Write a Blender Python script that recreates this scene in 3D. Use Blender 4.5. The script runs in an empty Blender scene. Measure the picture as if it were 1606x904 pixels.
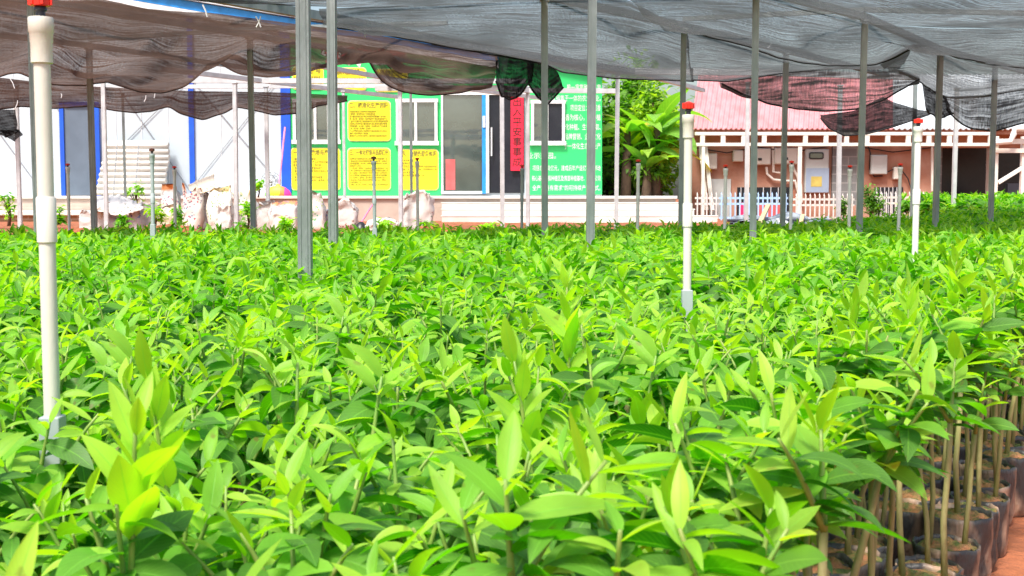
import bpy, bmesh, math, random
import numpy as np
from mathutils import Vector, Matrix, noise
random.seed(7); rng = np.random.default_rng(7)
SC = bpy.context.scene; COL = SC.collection
R = math.radians

# ---------------------------------------------------------------- camera, sky, sun, exposure
CAMZ, PITCH, F = 0.78, R(4.3), 1900.0
cam = bpy.data.cameras.new('camera'); co = bpy.data.objects.new('camera', cam); COL.objects.link(co)
co.location = (0, 0, CAMZ); co.rotation_euler = (R(90) - PITCH, 0, 0)
cam.sensor_width = 36; cam.lens = F / 1606 * 36; cam.clip_start = 0.05; cam.clip_end = 1000
cam.dof.use_dof = True; cam.dof.focus_distance = 5.0; cam.dof.aperture_fstop = 18
SC.camera = co
SUN_EL, SUN_AZ = R(58), R(205)          # azimuth the light comes from, clockwise from +Y
w = bpy.data.worlds.new('World'); SC.world = w; w.use_nodes = True
wn = w.node_tree; bg = wn.nodes['Background']
sky = wn.nodes.new('ShaderNodeTexSky'); sky.sky_type = 'NISHITA'; sky.sun_disc = False
sky.sun_elevation = SUN_EL; sky.sun_rotation = SUN_AZ; sky.air_density = 1.2; sky.dust_density = 4.0
wn.links.new(sky.outputs[0], bg.inputs[0]); bg.inputs[1].default_value = 0.115
sl = bpy.data.lights.new('sun', 'SUN'); so = bpy.data.objects.new('sun', sl); COL.objects.link(so)
sl.energy = 3.0; sl.angle = R(12); sl.color = (1, .95, .88)
sd = Vector((math.sin(SUN_AZ) * math.cos(SUN_EL), math.cos(SUN_AZ) * math.cos(SUN_EL), math.sin(SUN_EL)))
so.rotation_euler = sd.to_track_quat('Z', 'Y').to_euler(); so.location = (0, 0, 30)
SC.view_settings.view_transform = 'Standard'; SC.view_settings.look = 'None'
SC.view_settings.exposure = 0.98; SC.view_settings.gamma = 1
SC.render.engine = 'CYCLES'; SC.cycles.use_denoising = True
SC.cycles.max_bounces = 8; SC.cycles.transparent_max_bounces = 24
SC.cycles.caustics_reflective = False; SC.cycles.caustics_refractive = False

CP, SP = math.cos(PITCH), math.sin(PITCH)
def at(px, py, Y):
    a = (px - 803) / F; b = (452 - py) / F
    k = Y / (b * SP + CP)
    return Vector((a * k, Y, CAMZ + k * (b * CP - SP)))
def px_of(p):
    x, y, z = p[0], p[1], p[2] - CAMZ
    f = y * CP - z * SP; u = y * SP + z * CP
    return 803 + F * x / f, 452 - F * u / f

# ---------------------------------------------------------------- materials
def nd(nt, t, **k):
    n = nt.nodes.new('ShaderNode' + t)
    for a, v in k.items(): setattr(n, a, v)
    return n
def mat(name, c, rough=.6, metal=0, c2=None, scale=6, bump=0, bscale=60, detail=4, spec=.5, stretch=(1, 1, 1), lo=.35, hi=.65):
    m = bpy.data.materials.new(name); m.use_nodes = True; nt = m.node_tree; L = nt.links.new
    p = nt.nodes['Principled BSDF']
    p.inputs['Roughness'].default_value = rough; p.inputs['Metallic'].default_value = metal
    p.inputs['Specular IOR Level'].default_value = spec
    c2 = c2 or tuple(x * .75 for x in c)
    tc = nd(nt, 'TexCoord'); mp = nd(nt, 'Mapping'); mp.inputs['Scale'].default_value = stretch
    L(tc.outputs['Object'], mp.inputs[0])
    no = nd(nt, 'TexNoise'); no.inputs['Scale'].default_value = scale; no.inputs['Detail'].default_value = detail
    L(mp.outputs[0], no.inputs['Vector'])
    mr = nd(nt, 'MapRange'); mr.inputs[1].default_value = lo; mr.inputs[2].default_value = hi
    L(no.outputs[0], mr.inputs[0])
    mx = nd(nt, 'MixRGB'); mx.inputs[1].default_value = (*c, 1); mx.inputs[2].default_value = (*c2, 1)
    L(mr.outputs[0], mx.inputs[0]); L(mx.outputs[0], p.inputs['Base Color'])
    if bump:
        nb = nd(nt, 'TexNoise'); nb.inputs['Scale'].default_value = bscale; nb.inputs['Detail'].default_value = 6
        L(mp.outputs[0], nb.inputs['Vector'])
        b = nd(nt, 'Bump'); b.inputs['Strength'].default_value = bump; b.inputs['Distance'].default_value = .02
        L(nb.outputs[0], b.inputs['Height']); L(b.outputs[0], p.inputs['Normal'])
    return m

def leaf_mat(name, dark, mid, young, trans=.42, rough=.38):
    m = bpy.data.materials.new(name); m.use_nodes = True; nt = m.node_tree; L = nt.links.new
    p = nt.nodes['Principled BSDF']; out = nt.nodes['Material Output']
    at_ = nd(nt, 'Attribute', attribute_name='age')
    cr = nd(nt, 'ValToRGB'); e = cr.color_ramp.elements
    e[0].color = (*dark, 1); e[1].color = (*young, 1); e[0].position = .05; e[1].position = .95
    x = e.new(.5); x.color = (*mid, 1)
    L(at_.outputs['Fac'], cr.inputs[0])
    uv = nd(nt, 'UVMap'); sp = nd(nt, 'SeparateXYZ'); L(uv.outputs[0], sp.inputs[0])
    # pale midrib and faint side veins, in leaf space
    a = nd(nt, 'Math', operation='ABSOLUTE'); L(sp.outputs[0], a.inputs[0])
    mr = nd(nt, 'MapRange'); mr.inputs[1].default_value = .03; mr.inputs[2].default_value = .10
    mr.inputs[3].default_value = .45; mr.inputs[4].default_value = 0; L(a.outputs[0], mr.inputs[0])
    v1 = nd(nt, 'Math', operation='MULTIPLY_ADD'); v1.inputs[1].default_value = -.25; L(a.outputs[0], v1.inputs[0]); L(sp.outputs[1], v1.inputs[2])
    v2 = nd(nt, 'Math', operation='MULTIPLY'); v2.inputs[1].default_value = 75; L(v1.outputs[0], v2.inputs[0])
    v3 = nd(nt, 'Math', operation='SINE'); L(v2.outputs[0], v3.inputs[0])
    v4 = nd(nt, 'MapRange'); v4.inputs[1].default_value = .75; v4.inputs[2].default_value = 1; v4.inputs[4].default_value = .16; L(v3.outputs[0], v4.inputs[0])
    mxv = nd(nt, 'Math', operation='MAXIMUM'); L(mr.outputs[0], mxv.inputs[0]); L(v4.outputs[0], mxv.inputs[1])
    vm = nd(nt, 'MixRGB'); L(mxv.outputs[0], vm.inputs[0]); L(cr.outputs[0], vm.inputs[1])
    vm.inputs[2].default_value = (*[min(.6, y * 1.5 + .06) for y in mid], 1)
    # paler, duller underside
    ge = nd(nt, 'NewGeometry'); un = nd(nt, 'MixRGB'); 
    ms = nd(nt, 'Math', operation='MULTIPLY'); ms.inputs[1].default_value = .38; L(ge.outputs['Backfacing'], ms.inputs[0])
    L(ms.outputs[0], un.inputs[0]); L(vm.outputs[0], un.inputs[1]); un.inputs[2].default_value = (.24, .44, .09, 1)
    tcl = nd(nt, 'TexCoord'); nb1 = nd(nt, 'TexNoise'); nb1.inputs['Scale'].default_value = 38; nb1.inputs['Detail'].default_value = 4; L(tcl.outputs['Object'], nb1.inputs[0])
    bl = nd(nt, 'MapRange'); bl.inputs[1].default_value = .66; bl.inputs[2].default_value = .72; bl.inputs[4].default_value = .75; L(nb1.outputs[0], bl.inputs[0])
    sp_ = nd(nt, 'MixRGB'); L(bl.outputs[0], sp_.inputs[0]); L(un.outputs[0], sp_.inputs[1]); sp_.inputs[2].default_value = (.20, .15, .04, 1)
    nb2 = nd(nt, 'TexNoise'); nb2.inputs['Scale'].default_value = 14; nb2.inputs['Detail'].default_value = 3; L(tcl.outputs['Object'], nb2.inputs[0])
    b2 = nd(nt, 'MapRange'); b2.inputs[1].default_value = .3; b2.inputs[2].default_value = .7; b2.inputs[3].default_value = .72; b2.inputs[4].default_value = 1.2; L(nb2.outputs[0], b2.inputs[0])
    vv = nd(nt, 'VectorMath', operation='SCALE'); L(sp_.outputs[0], vv.inputs[0]); L(b2.outputs[0], vv.inputs['Scale'])
    L(vv.outputs[0], p.inputs['Base Color'])
    p.inputs['Roughness'].default_value = rough; p.inputs['Specular IOR Level'].default_value = .3
    b = nd(nt, 'Bump'); b.inputs['Strength'].default_value = .25; b.inputs['Distance'].default_value = .004
    L(mxv.outputs[0], b.inputs['Height']); L(b.outputs[0], p.inputs['Normal'])
    tr = nd(nt, 'BsdfTranslucent'); tm = nd(nt, 'MixRGB', blend_type='MULTIPLY'); tm.inputs[0].default_value = 1
    L(vm.outputs[0], tm.inputs[1]); tm.inputs[2].default_value = (1.55, 1.75, .3, 1); L(tm.outputs[0], tr.inputs[0])
    ms2 = nd(nt, 'MixShader'); ms2.inputs[0].default_value = trans
    L(p.outputs[0], ms2.inputs[1]); L(tr.outputs[0], ms2.inputs[2]); L(ms2.outputs[0], out.inputs[0])
    return m

def net_mat(name, c, c2, open_lo, open_hi, thread=(7, 160)):
    m = bpy.data.materials.new(name); m.use_nodes = True; nt = m.node_tree; L = nt.links.new
    nt.nodes.remove(nt.nodes['Principled BSDF']); out = nt.nodes['Material Output']
    uv = nd(nt, 'UVMap'); mp = nd(nt, 'Mapping'); mp.inputs['Scale'].default_value = (thread[0], thread[1], 1)
    L(uv.outputs[0], mp.inputs[0])
    n1 = nd(nt, 'TexNoise'); n1.inputs['Scale'].default_value = 1; n1.inputs['Detail'].default_value = 3; n1.inputs['Distortion'].default_value = .4
    L(mp.outputs[0], n1.inputs[0])
    mp2 = nd(nt, 'Mapping'); mp2.inputs['Scale'].default_value = (70, 12, 1); L(uv.outputs[0], mp2.inputs[0])
    n2 = nd(nt, 'TexNoise'); n2.inputs['Scale'].default_value = 1; n2.inputs['Detail'].default_value = 3; L(mp2.outputs[0], n2.inputs[0])
    n3 = nd(nt, 'TexNoise'); n3.inputs['Scale'].default_value = .9; n3.inputs['Detail'].default_value = 5; L(uv.outputs[0], n3.inputs[0])
    ad = nd(nt, 'Math', operation='MULTIPLY_ADD'); ad.inputs[1].default_value = .45; L(n2.outputs[0], ad.inputs[0]); L(n1.outputs[0], ad.inputs[2])
    mr = nd(nt, 'MapRange'); mr.inputs[1].default_value = .58; mr.inputs[2].default_value = .88
    mr.inputs[3].default_value = open_lo; mr.inputs[4].default_value = open_hi; L(ad.outputs[0], mr.inputs[0])
    m3 = nd(nt, 'MapRange'); m3.inputs[1].default_value = .3; m3.inputs[2].default_value = .7; L(n3.outputs[0], m3.inputs[0])
    cm = nd(nt, 'MixRGB'); cm.inputs[1].default_value = (*c, 1); cm.inputs[2].default_value = (*c2, 1); L(m3.outputs[0], cm.inputs[0])
    di = nd(nt, 'BsdfDiffuse'); tl = nd(nt, 'BsdfTranslucent'); L(cm.outputs[0], di.inputs[0]); L(cm.outputs[0], tl.inputs[0])
    a = nd(nt, 'MixShader'); a.inputs[0].default_value = .5; L(di.outputs[0], a.inputs[1]); L(tl.outputs[0], a.inputs[2])
    tp = nd(nt, 'BsdfTransparent'); b = nd(nt, 'MixShader'); mo = nd(nt, 'Math', operation='MULTIPLY'); m4 = nd(nt, 'MapRange'); m4.inputs[1].default_value = .35; m4.inputs[2].default_value = .65; m4.inputs[3].default_value = .45; m4.inputs[4].default_value = 1.5; L(n3.outputs[0], m4.inputs[0]); L(m4.outputs[0], mo.inputs[0]); L(mr.outputs[0], mo.inputs[1]); L(mo.outputs[0], b.inputs[0]); L(a.outputs[0], b.inputs[1]); L(tp.outputs[0], b.inputs[2])
    L(b.outputs[0], out.inputs[0])
    return m

def tile_mat(name, c, mortar, sx, sy, rough=.7, msize=.02, off=.5, c2=None):
    m = bpy.data.materials.new(name); m.use_nodes = True; nt = m.node_tree; L = nt.links.new
    p = nt.nodes['Principled BSDF']; p.inputs['Roughness'].default_value = rough
    tc = nd(nt, 'TexCoord'); mp = nd(nt, 'Mapping'); mp.inputs['Rotation'].default_value = (R(90), 0, 0)
    L(tc.outputs['Object'], mp.inputs[0])
    br = nd(nt, 'TexBrick'); br.offset = off
    br.inputs['Color1'].default_value = (*c, 1); br.inputs['Color2'].default_value = (*(c2 or [x * .8 for x in c]), 1); br.inputs['Mortar'].default_value = (*mortar, 1)
    br.inputs['Scale'].default_value = 1; br.inputs['Brick Width'].default_value = sx; br.inputs['Row Height'].default_value = sy; br.inputs['Mortar Size'].default_value = msize
    L(mp.outputs[0], br.inputs[0])
    no = nd(nt, 'TexNoise'); no.inputs['Scale'].default_value = 5; no.inputs['Detail'].default_value = 6; L(tc.outputs['Object'], no.inputs[0])
    mx = nd(nt, 'MixRGB', blend_type='MULTIPLY'); mx.inputs[0].default_value = .4; L(br.outputs[0], mx.inputs[1]); L(no.outputs[0], mx.inputs[2])
    L(mx.outputs[0], p.inputs['Base Color'])
    return m

M = {}
M['galv'] = mat('galvanised_steel', (.30, .335, .33), .45, .35, (.20, .235, .23), 14, .15, 90, stretch=(1, 1, .25))
M['galv_sunlit'] = mat('galvanised_steel_sunlit', (.62, .64, .66), .5, .15, (.5, .52, .54), 9)  # galvanised steel paled for sunlight on the bare frame; also serves small metal fittings
M['pvc'] = mat('cream_pvc', (.66, .65, .59), .35, 0, (.58, .56, .48), 7, .05, 120, stretch=(1, 1, .3))
M['pvc_white'] = mat('white_pvc', (.8, .79, .76), .35, 0, (.7, .69, .66), 7)
M['pvc_grey'] = mat('grey_pvc', (.38, .43, .44), .45, 0, (.3, .35, .36), 9)
M['red_plastic'] = mat('red_plastic', (.85, .035, .015), .35, 0, (.7, .02, .01), 10)
M['black_plastic'] = mat('black_plastic', (.02, .02, .025), .4)
M['brown_plastic'] = mat('brown_plastic', (.1, .03, .02), .5)
M['leaf'] = leaf_mat('seedling_leaf', (.016, .13, .008), (.115, .40, .004), (.48, .70, .05), .48, .44)
M['tree_leaf'] = leaf_mat('tree_leaf', (.04, .15, .02), (.15, .34, .03), (.44, .58, .07), .48)
M['banana_leaf'] = leaf_mat('banana_leaf', (.07, .24, .04), (.22, .48, .07), (.75, .55, .06), .48)
M['stem_green'] = mat('green_shoot', (.16, .3, .05), .5, 0, (.24, .3, .07), 30)
M['stem_brown'] = mat('woody_stem', (.36, .37, .13), .7, 0, (.27, .23, .10), 30, .2, 150, stretch=(1, 1, .3))
M['tape'] = mat('graft_tape', (.55, .54, .5), .5, 0, (.36, .33, .28), 60)
M['bag'] = mat('grow_bag_film', (.05, .048, .05), .42, 0, (.50, .33, .23), 16, .6, 40, lo=.44, hi=.64, stretch=(1, 1, .45))
M['soil'] = mat('red_soil', (.40, .13, .055), .95, 0, (.24, .075, .03), 9, .9, 28, detail=8)
M['potsoil'] = mat('pot_soil', (.52, .21, .10), .95, 0, (.12, .15, .04), 18, 1, 70, detail=8, lo=.42, hi=.58)
M['bark'] = mat('bark', (.13, .08, .05), .9, 0, (.07, .045, .03), 10, .6, 40)
M['net_grey'] = net_mat('shade_net_grey', (.085, .09, .092), (.155, .16, .164), .0, .40, (2.0, 34))
M['net_brown'] = net_mat('shade_net_soil_bounce', (.072, .046, .037), (.145, .092, .073), .0, .17, (1.8, 30))  # brown of light bounced off the red earth, put into the net's colour
M['net_black'] = net_mat('shade_net_doubled', (.02, .021, .023), (.045, .045, .048), .0, .16, (5, 30))
M['hem'] = mat('net_hem_cord', (.012, .012, .014), .8)
M['wall_white'] = mat('white_sandwich_panel', (.50, .57, .62), .45, 0, (.46, .53, .58), 2)
M['blue'] = mat('blue_painted_steel', (.01, .10, .62), .4, 0, (.01, .08, .5), 4)
M['cyan'] = mat('bright_blue_trim', (.02, .30, .78), .4)
M['green'] = mat('green_printed_panel', (.03, .62, .16), .45, 0, (.035, .55, .15), 1.5)
M['yellow'] = mat('yellow_print', (.88, .80, .02), .45, 0, (.84, .74, .02), 2)
M['ylw_edge'] = mat('pale_yellow_edge', (.9, .88, .45), .5)
M['ink'] = mat('dark_olive_ink', (.30, .26, .03), .6)
M['white_ink'] = mat('white_print', (.85, .88, .85), .5)
M['red_cloth'] = mat('red_banner_paper', (.86, .012, .05), .6, 0, (.78, .01, .04), 5)
M['black_ink'] = mat('black_ink', (.015, .01, .01), .6)
M['pink_ink'] = mat('red_print', (.75, .02, .05), .5)
M['frame_white'] = mat('white_upvc', (.8, .82, .83), .4)
M['glass'] = mat('dark_glass', (.05, .07, .065), .03, 0, (.09, .12, .11), 1.2, .03, 3)
M['glass'].node_tree.nodes['Principled BSDF'].inputs['IOR'].default_value = 2.6
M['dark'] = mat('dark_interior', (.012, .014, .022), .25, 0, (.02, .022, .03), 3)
M['door_grey'] = mat('slate_door', (.12, .16, .21), .45, 0, (.10, .135, .18), 3)
M['tile'] = tile_mat('beige_tile', (.70, .58, .49), (.6, .5, .42), .9, .3, .5)
M['stone'] = mat('pale_granite', (.68, .64, .60), .6, 0, (.60, .56, .51), 5, .1, 70)
M['brick'] = tile_mat('plinth_brick', (.52, .33, .18), (.6, .5, .4), .24, .07, .85, .01)
M['greybrick'] = tile_mat('grey_block', (.26, .27, .27), (.36, .36, .35), .4, .2, .9, .015)
M['render'] = mat('old_pink_render', (.36, .15, .09), .9, 0, (.52, .31, .23), 1.4, .4, 30, detail=10, lo=.36, hi=.62)
M['roof_red'] = mat('red_roof_sheet', (.70, .30, .31), .5, 0, (.58, .21, .21), 1.6, stretch=(3, 1, .4), detail=8)
M['roof_pale'] = mat('pale_roof_sheet', (.62, .66, .68), .5, 0, (.54, .58, .6), 2)
M['cream'] = mat('cream_paint', (.78, .75, .69), .55, 0, (.70, .65, .58), 5)
M['box_grey'] = mat('cabinet_grey', (.50, .53, .52), .45, 0, (.44, .47, .46), 4)
M['box_blue'] = mat('cabinet_bluegrey', (.30, .38, .50), .45, 0, (.27, .34, .45), 4)
M['box_white'] = mat('inverter_white', (.66, .64, .58), .4, 0, (.6, .58, .52), 4)
M['sticker'] = mat('yellow_sticker', (.6, .48, .12), .5)
M['fence_white'] = mat('white_fence_paint', (.66, .65, .64), .5, 0, (.62, .55, .5), 12)
M['fence_blue'] = mat('blue_fence_paint', (.42, .62, .86), .5, 0, (.34, .54, .8), 12)
M['magenta'] = mat('magenta_sheet', (.75, .03, .16), .6)
M['red_sheet'] = mat('faded_red_sheet', (.6, .12, .12), .7)
M['wood'] = mat('pale_timber', (.60, .47, .27), .7, 0, (.48, .35, .19), 6, .2, 50, stretch=(6, 6, .6))
M['hdpe'] = mat('black_pipe', (.025, .03, .05), .3, 0, (.05, .055, .075), 4)
M['film'] = mat('grey_plastic_film', (.36, .40, .44), .25, 0, (.10, .12, .15), 5, .6, 14)
M['pink'] = mat('pink_plastic', (.85, .25, .40), .45)
M['steel_wire'] = mat('steel_wire', (.35, .36, .38), .4, .6)
M['corrug'] = mat('white_corrugated_sheet', (.66, .66, .62), .5, 0, (.60, .59, .54), 3)

def sack_mat(name, base, top, marks, k):
    m = bpy.data.materials.new(name); m.use_nodes = True; nt = m.node_tree; L = nt.links.new
    p = nt.nodes['Principled BSDF']; p.inputs['Roughness'].default_value = .55
    tc = nd(nt, 'TexCoord'); mp = nd(nt, 'Mapping'); mp.inputs['Location'].default_value = (k, k * 2, 0); L(tc.outputs['Object'], mp.inputs[0])
    vo = nd(nt, 'TexVoronoi'); vo.inputs['Scale'].default_value = 24; L(mp.outputs[0], vo.inputs[0])
    lt = nd(nt, 'Math', operation='LESS_THAN'); lt.inputs[1].default_value = .36; L(vo.outputs['Distance'], lt.inputs[0])
    n0 = nd(nt, 'TexNoise'); n0.inputs['Scale'].default_value = 3.5; L(mp.outputs[0], n0.inputs[0])
    gt = nd(nt, 'Math', operation='GREATER_THAN'); gt.inputs[1].default_value = .54; L(n0.outputs[0], gt.inputs[0])
    mu = nd(nt, 'Math', operation='MULTIPLY'); L(lt.outputs[0], mu.inputs[0]); L(gt.outputs[0], mu.inputs[1])
    cm = nd(nt, 'MixRGB'); cm.inputs[1].default_value = (*marks[0], 1); cm.inputs[2].default_value = (*marks[1], 1)
    se = nd(nt, 'SeparateColor'); L(vo.outputs['Color'], se.inputs[0]); L(se.outputs[0], cm.inputs[0])
    sp = nd(nt, 'SeparateXYZ'); L(tc.outputs['Generated'], sp.inputs[0])
    n2 = nd(nt, 'TexNoise'); n2.inputs['Scale'].default_value = 7; L(mp.outputs[0], n2.inputs[0])
    ad = nd(nt, 'Math', operation='MULTIPLY_ADD'); ad.inputs[1].default_value = .25; L(n2.outputs[0], ad.inputs[0]); L(sp.outputs[2], ad.inputs[2])
    mr = nd(nt, 'MapRange'); mr.inputs[1].default_value = .97; mr.inputs[2].default_value = 1.03; L(ad.outputs[0], mr.inputs[0])
    c1 = nd(nt, 'MixRGB'); c1.inputs[1].default_value = (*base, 1); c1.inputs[2].default_value = (*top, 1); L(mr.outputs[0], c1.inputs[0])
    c2 = nd(nt, 'MixRGB'); L(mu.outputs[0], c2.inputs[0]); L(c1.outputs[0], c2.inputs[1]); L(cm.outputs[0], c2.inputs[2])
    n3 = nd(nt, 'TexNoise'); n3.inputs['Scale'].default_value = 4; n3.inputs['Detail'].default_value = 6; L(mp.outputs[0], n3.inputs[0])
    m3 = nd(nt, 'MapRange'); m3.inputs[1].default_value = .45; m3.inputs[2].default_value = .75; m3.inputs[4].default_value = .3; L(n3.outputs[0], m3.inputs[0])
    c3 = nd(nt, 'MixRGB'); L(m3.outputs[0], c3.inputs[0]); L(c2.outputs[0], c3.inputs[1]); c3.inputs[2].default_value = (.46, .36, .29, 1)
    L(c3.outputs[0], p.inputs['Base Color'])
    b = nd(nt, 'Bump'); b.inputs['Strength'].default_value = .5; b.inputs['Distance'].default_value = .03; L(n3.outputs[0], b.inputs['Height']); L(b.outputs[0], p.inputs['Normal'])
    return m
M['sack_white'] = sack_mat('woven_sack_white', (.68, .66, .63), (.70, .67, .63), ((.10, .25, .16), (.45, .08, .10)), 0)
M['sack_orange'] = sack_mat('woven_sack_orange_top', (.68, .64, .60), (.72, .26, .08), ((.12, .2, .3), (.5, .08, .10)), 3)
M['sack_yellow'] = sack_mat('woven_sack_yellow_top', (.68, .66, .60), (.70, .56, .28), ((.12, .3, .14), (.3, .3, .1)), 5)
M['sack_grey'] = sack_mat('woven_sack_grey', (.45, .42, .43), (.5, .47, .46), ((.03, .12, .45), (.2, .2, .25)), 8)
M['sack_beige'] = sack_mat('woven_sack_beige', (.62, .52, .40), (.62, .5, .36), ((.4, .3, .2), (.45, .38, .26)), 11)
M['sack_green'] = sack_mat('woven_sack_green_print', (.69, .69, .66), (.14, .52, .34), ((.06, .42, .24), (.5, .55, .1)), 14)

def rainbow_mat():
    m = bpy.data.materials.new('rainbow_bristles'); m.use_nodes = True; nt = m.node_tree; L = nt.links.new
    p = nt.nodes['Principled BSDF']; tc = nd(nt, 'TexCoord'); sp = nd(nt, 'SeparateXYZ'); L(tc.outputs['Object'], sp.inputs[0])
    mr = nd(nt, 'MapRange'); mr.inputs[1].default_value = -.25; mr.inputs[2].default_value = .25; L(sp.outputs[0], mr.inputs[0])
    cr = nd(nt, 'ValToRGB'); cr.color_ramp.interpolation = 'CONSTANT'; e = cr.color_ramp.elements
    e[0].color = (.15, .6, .05, 1); e[1].color = (.8, .04, .3, 1); e[1].position = .78
    for q, c in ((.2, (.45, .7, .03, 1)), (.4, (.85, .6, .03, 1)), (.6, (.9, .25, .05, 1))): x = e.new(q); x.color = c
    L(mr.outputs[0], cr.inputs[0]); L(cr.outputs[0], p.inputs['Base Color'])
    return m
M['rainbow'] = rainbow_mat()

# ---------------------------------------------------------------- building blocks
ORG = {}
def tag(o, label=None, cat=None, group=None, kind=None):
    if label: o['label'] = label
    if cat: o['category'] = cat
    if group: o['group'] = group
    if kind: o['kind'] = kind
    return o
def thing(name, loc, label, cat, group=None):
    o = bpy.data.objects.new(name, None); COL.objects.link(o); o.location = loc; o.empty_display_size = .1
    ORG[o.name] = Vector(loc)
    return tag(o, label, cat, group)

class MB:
    def __init__(s): s.v = []; s.f = []; s.uv = None
    def add(s, vs, fs):
        n = len(s.v); s.v += [tuple(x) for x in vs]; s.f += [tuple(i + n for i in f) for f in fs]; return s
    def box(s, lo, hi, rot=None, piv=None):
        x0, y0, z0 = lo; x1, y1, z1 = hi
        vs = [Vector(p) for p in ((x0, y0, z0), (x1, y0, z0), (x1, y1, z0), (x0, y1, z0), (x0, y0, z1), (x1, y0, z1), (x1, y1, z1), (x0, y1, z1))]
        if rot is not None:
            pv = Vector(piv) if piv is not None else sum(vs, Vector()) / 8
            vs = [rot @ (v - pv) + pv for v in vs]
        return s.add(vs, [(0, 3, 2, 1), (4, 5, 6, 7), (0, 1, 5, 4), (1, 2, 6, 5), (2, 3, 7, 6), (3, 0, 4, 7)])
    def pbox(s, x0, y0, x1, y1, d, th):          # a box whose front face fills a rectangle seen at distance d
        a = at((x0 + x1) / 2, y1, d); b = at((x0 + x1) / 2, y0, d); l = at(x0, (y0 + y1) / 2, d); r = at(x1, (y0 + y1) / 2, d)
        return s.box((l.x, d, a.z), (r.x, d + th, b.z))
    def bar(s, p, q, wx, wy=None, up=Vector((0, 0, 1))):
        p, q = Vector(p), Vector(q); wy = wy or wx; t = (q - p).normalized()
        if abs(t.dot(up)) > .95: up = Vector((0, 1, 0))
        a = t.cross(up).normalized(); b = a.cross(t)
        vs = []
        for c in (p, q):
            for i, j in ((-1, -1), (1, -1), (1, 1), (-1, 1)): vs.append(c + a * (i * wx / 2) + b * (j * wy / 2))
        return s.add(vs, [(0, 3, 2, 1), (4, 5, 6, 7), (0, 1, 5, 4), (1, 2, 6, 5), (2, 3, 7, 6), (3, 0, 4, 7)])
    def tube(s, path, rad, n=8, caps=True):
        P = [Vector(p) for p in path]
        if not hasattr(rad, '__len__'): rad = [rad] * len(P)
        vs, fs = [], []; prev = None
        for i, p in enumerate(P):
            t = (P[min(i + 1, len(P) - 1)] - P[max(i - 1, 0)])
            t = t.normalized() if t.length > 1e-9 else Vector((0, 0, 1))
            if prev is None:
                a = t.orthogonal().normalized()
            else:
                a = (prev - t * prev.dot(t)); a = a.normalized() if a.length > 1e-6 else t.orthogonal().normalized()
            prev = a; b = t.cross(a)
            for k in range(n):
                g = 2 * math.pi * k / n; vs.append(p + (a * math.cos(g) + b * math.sin(g)) * rad[i])
        for i in range(len(P) - 1):
            for k in range(n):
                fs.append((i * n + k, i * n + (k + 1) % n, (i + 1) * n + (k + 1) % n, (i + 1) * n + k))
        if caps: fs.append(tuple(range(n - 1, -1, -1))); fs.append(tuple((len(P) - 1) * n + k for k in range(n)))
        return s.add(vs, fs)
    def lathe(s, c, prof, n=20):                 # prof: (radius, z)
        return s.tube([(c[0], c[1], c[2] + z) for r, z in prof], [max(r, 1e-4) for r, z in prof], n)
    def build(s, name, m, parent=None, smooth=False, bevel=0, label=None):
        me = bpy.data.meshes.new(name)
        org = ORG[parent.name] if parent is not None else Vector()
        me.from_pydata([(x - org.x, y - org.y, z - org.z) for x, y, z in s.v], [], s.f)
        for mm in (m if isinstance(m, (list, tuple)) else [m]): me.materials.append(mm)
        if smooth:
            me.shade_smooth()
            if smooth != 'all': me.set_sharp_from_angle(angle=R(40))
        o = bpy.data.objects.new(name, me); COL.objects.link(o)
        if parent is not None: o.parent = parent
        ORG[o.name] = org
        if bevel:
            b = o.modifiers.new('bevel', 'BEVEL'); b.width = bevel; b.segments = 2; b.limit_method = 'ANGLE'
        if label: o['label'] = label
        return o
def solo(name, mb, m, label, cat, group=None, origin=None, **k):     # a thing that is one mesh, origin at its base
    v = np.array(mb.v); org = Vector(origin) if origin is not None else Vector(((v[:, 0].min() + v[:, 0].max()) / 2, (v[:, 1].min() + v[:, 1].max()) / 2, v[:, 2].min()))
    mb.v = [tuple(Vector(p) - org) for p in mb.v]
    o = mb.build(name, m, None, **k); o.location = org; ORG[o.name] = org
    return tag(o, label, cat, group)

def npmesh(name, verts, quads, m, uvs=None, age=None, midx=None, smooth=True):
    me = bpy.data.meshes.new(name); nv, nf = len(verts), len(quads)
    me.vertices.add(nv); me.vertices.foreach_set('co', np.ascontiguousarray(verts, np.float32).ravel())
    me.loops.add(nf * 4); me.loops.foreach_set('vertex_index', np.ascontiguousarray(quads, np.int32).ravel())
    me.polygons.add(nf); me.polygons.foreach_set('loop_start', np.arange(nf, dtype=np.int32) * 4)
    me.polygons.foreach_set('use_smooth', np.full(nf, smooth))
    for mm in (m if isinstance(m, (list, tuple)) else [m]): me.materials.append(mm)
    if midx is not None: me.polygons.foreach_set('material_index', midx.astype(np.int32))
    if uvs is not None:
        u = me.uv_layers.new(name='UVMap'); u.data.foreach_set('uv', np.ascontiguousarray(uvs[np.asarray(quads).ravel()], np.float32).ravel())
    if age is not None:
        a = me.attributes.new('age', 'FLOAT', 'POINT'); a.data.foreach_set('value', np.ascontiguousarray(age, np.float32))
    me.update(); me.validate()
    return me

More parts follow.
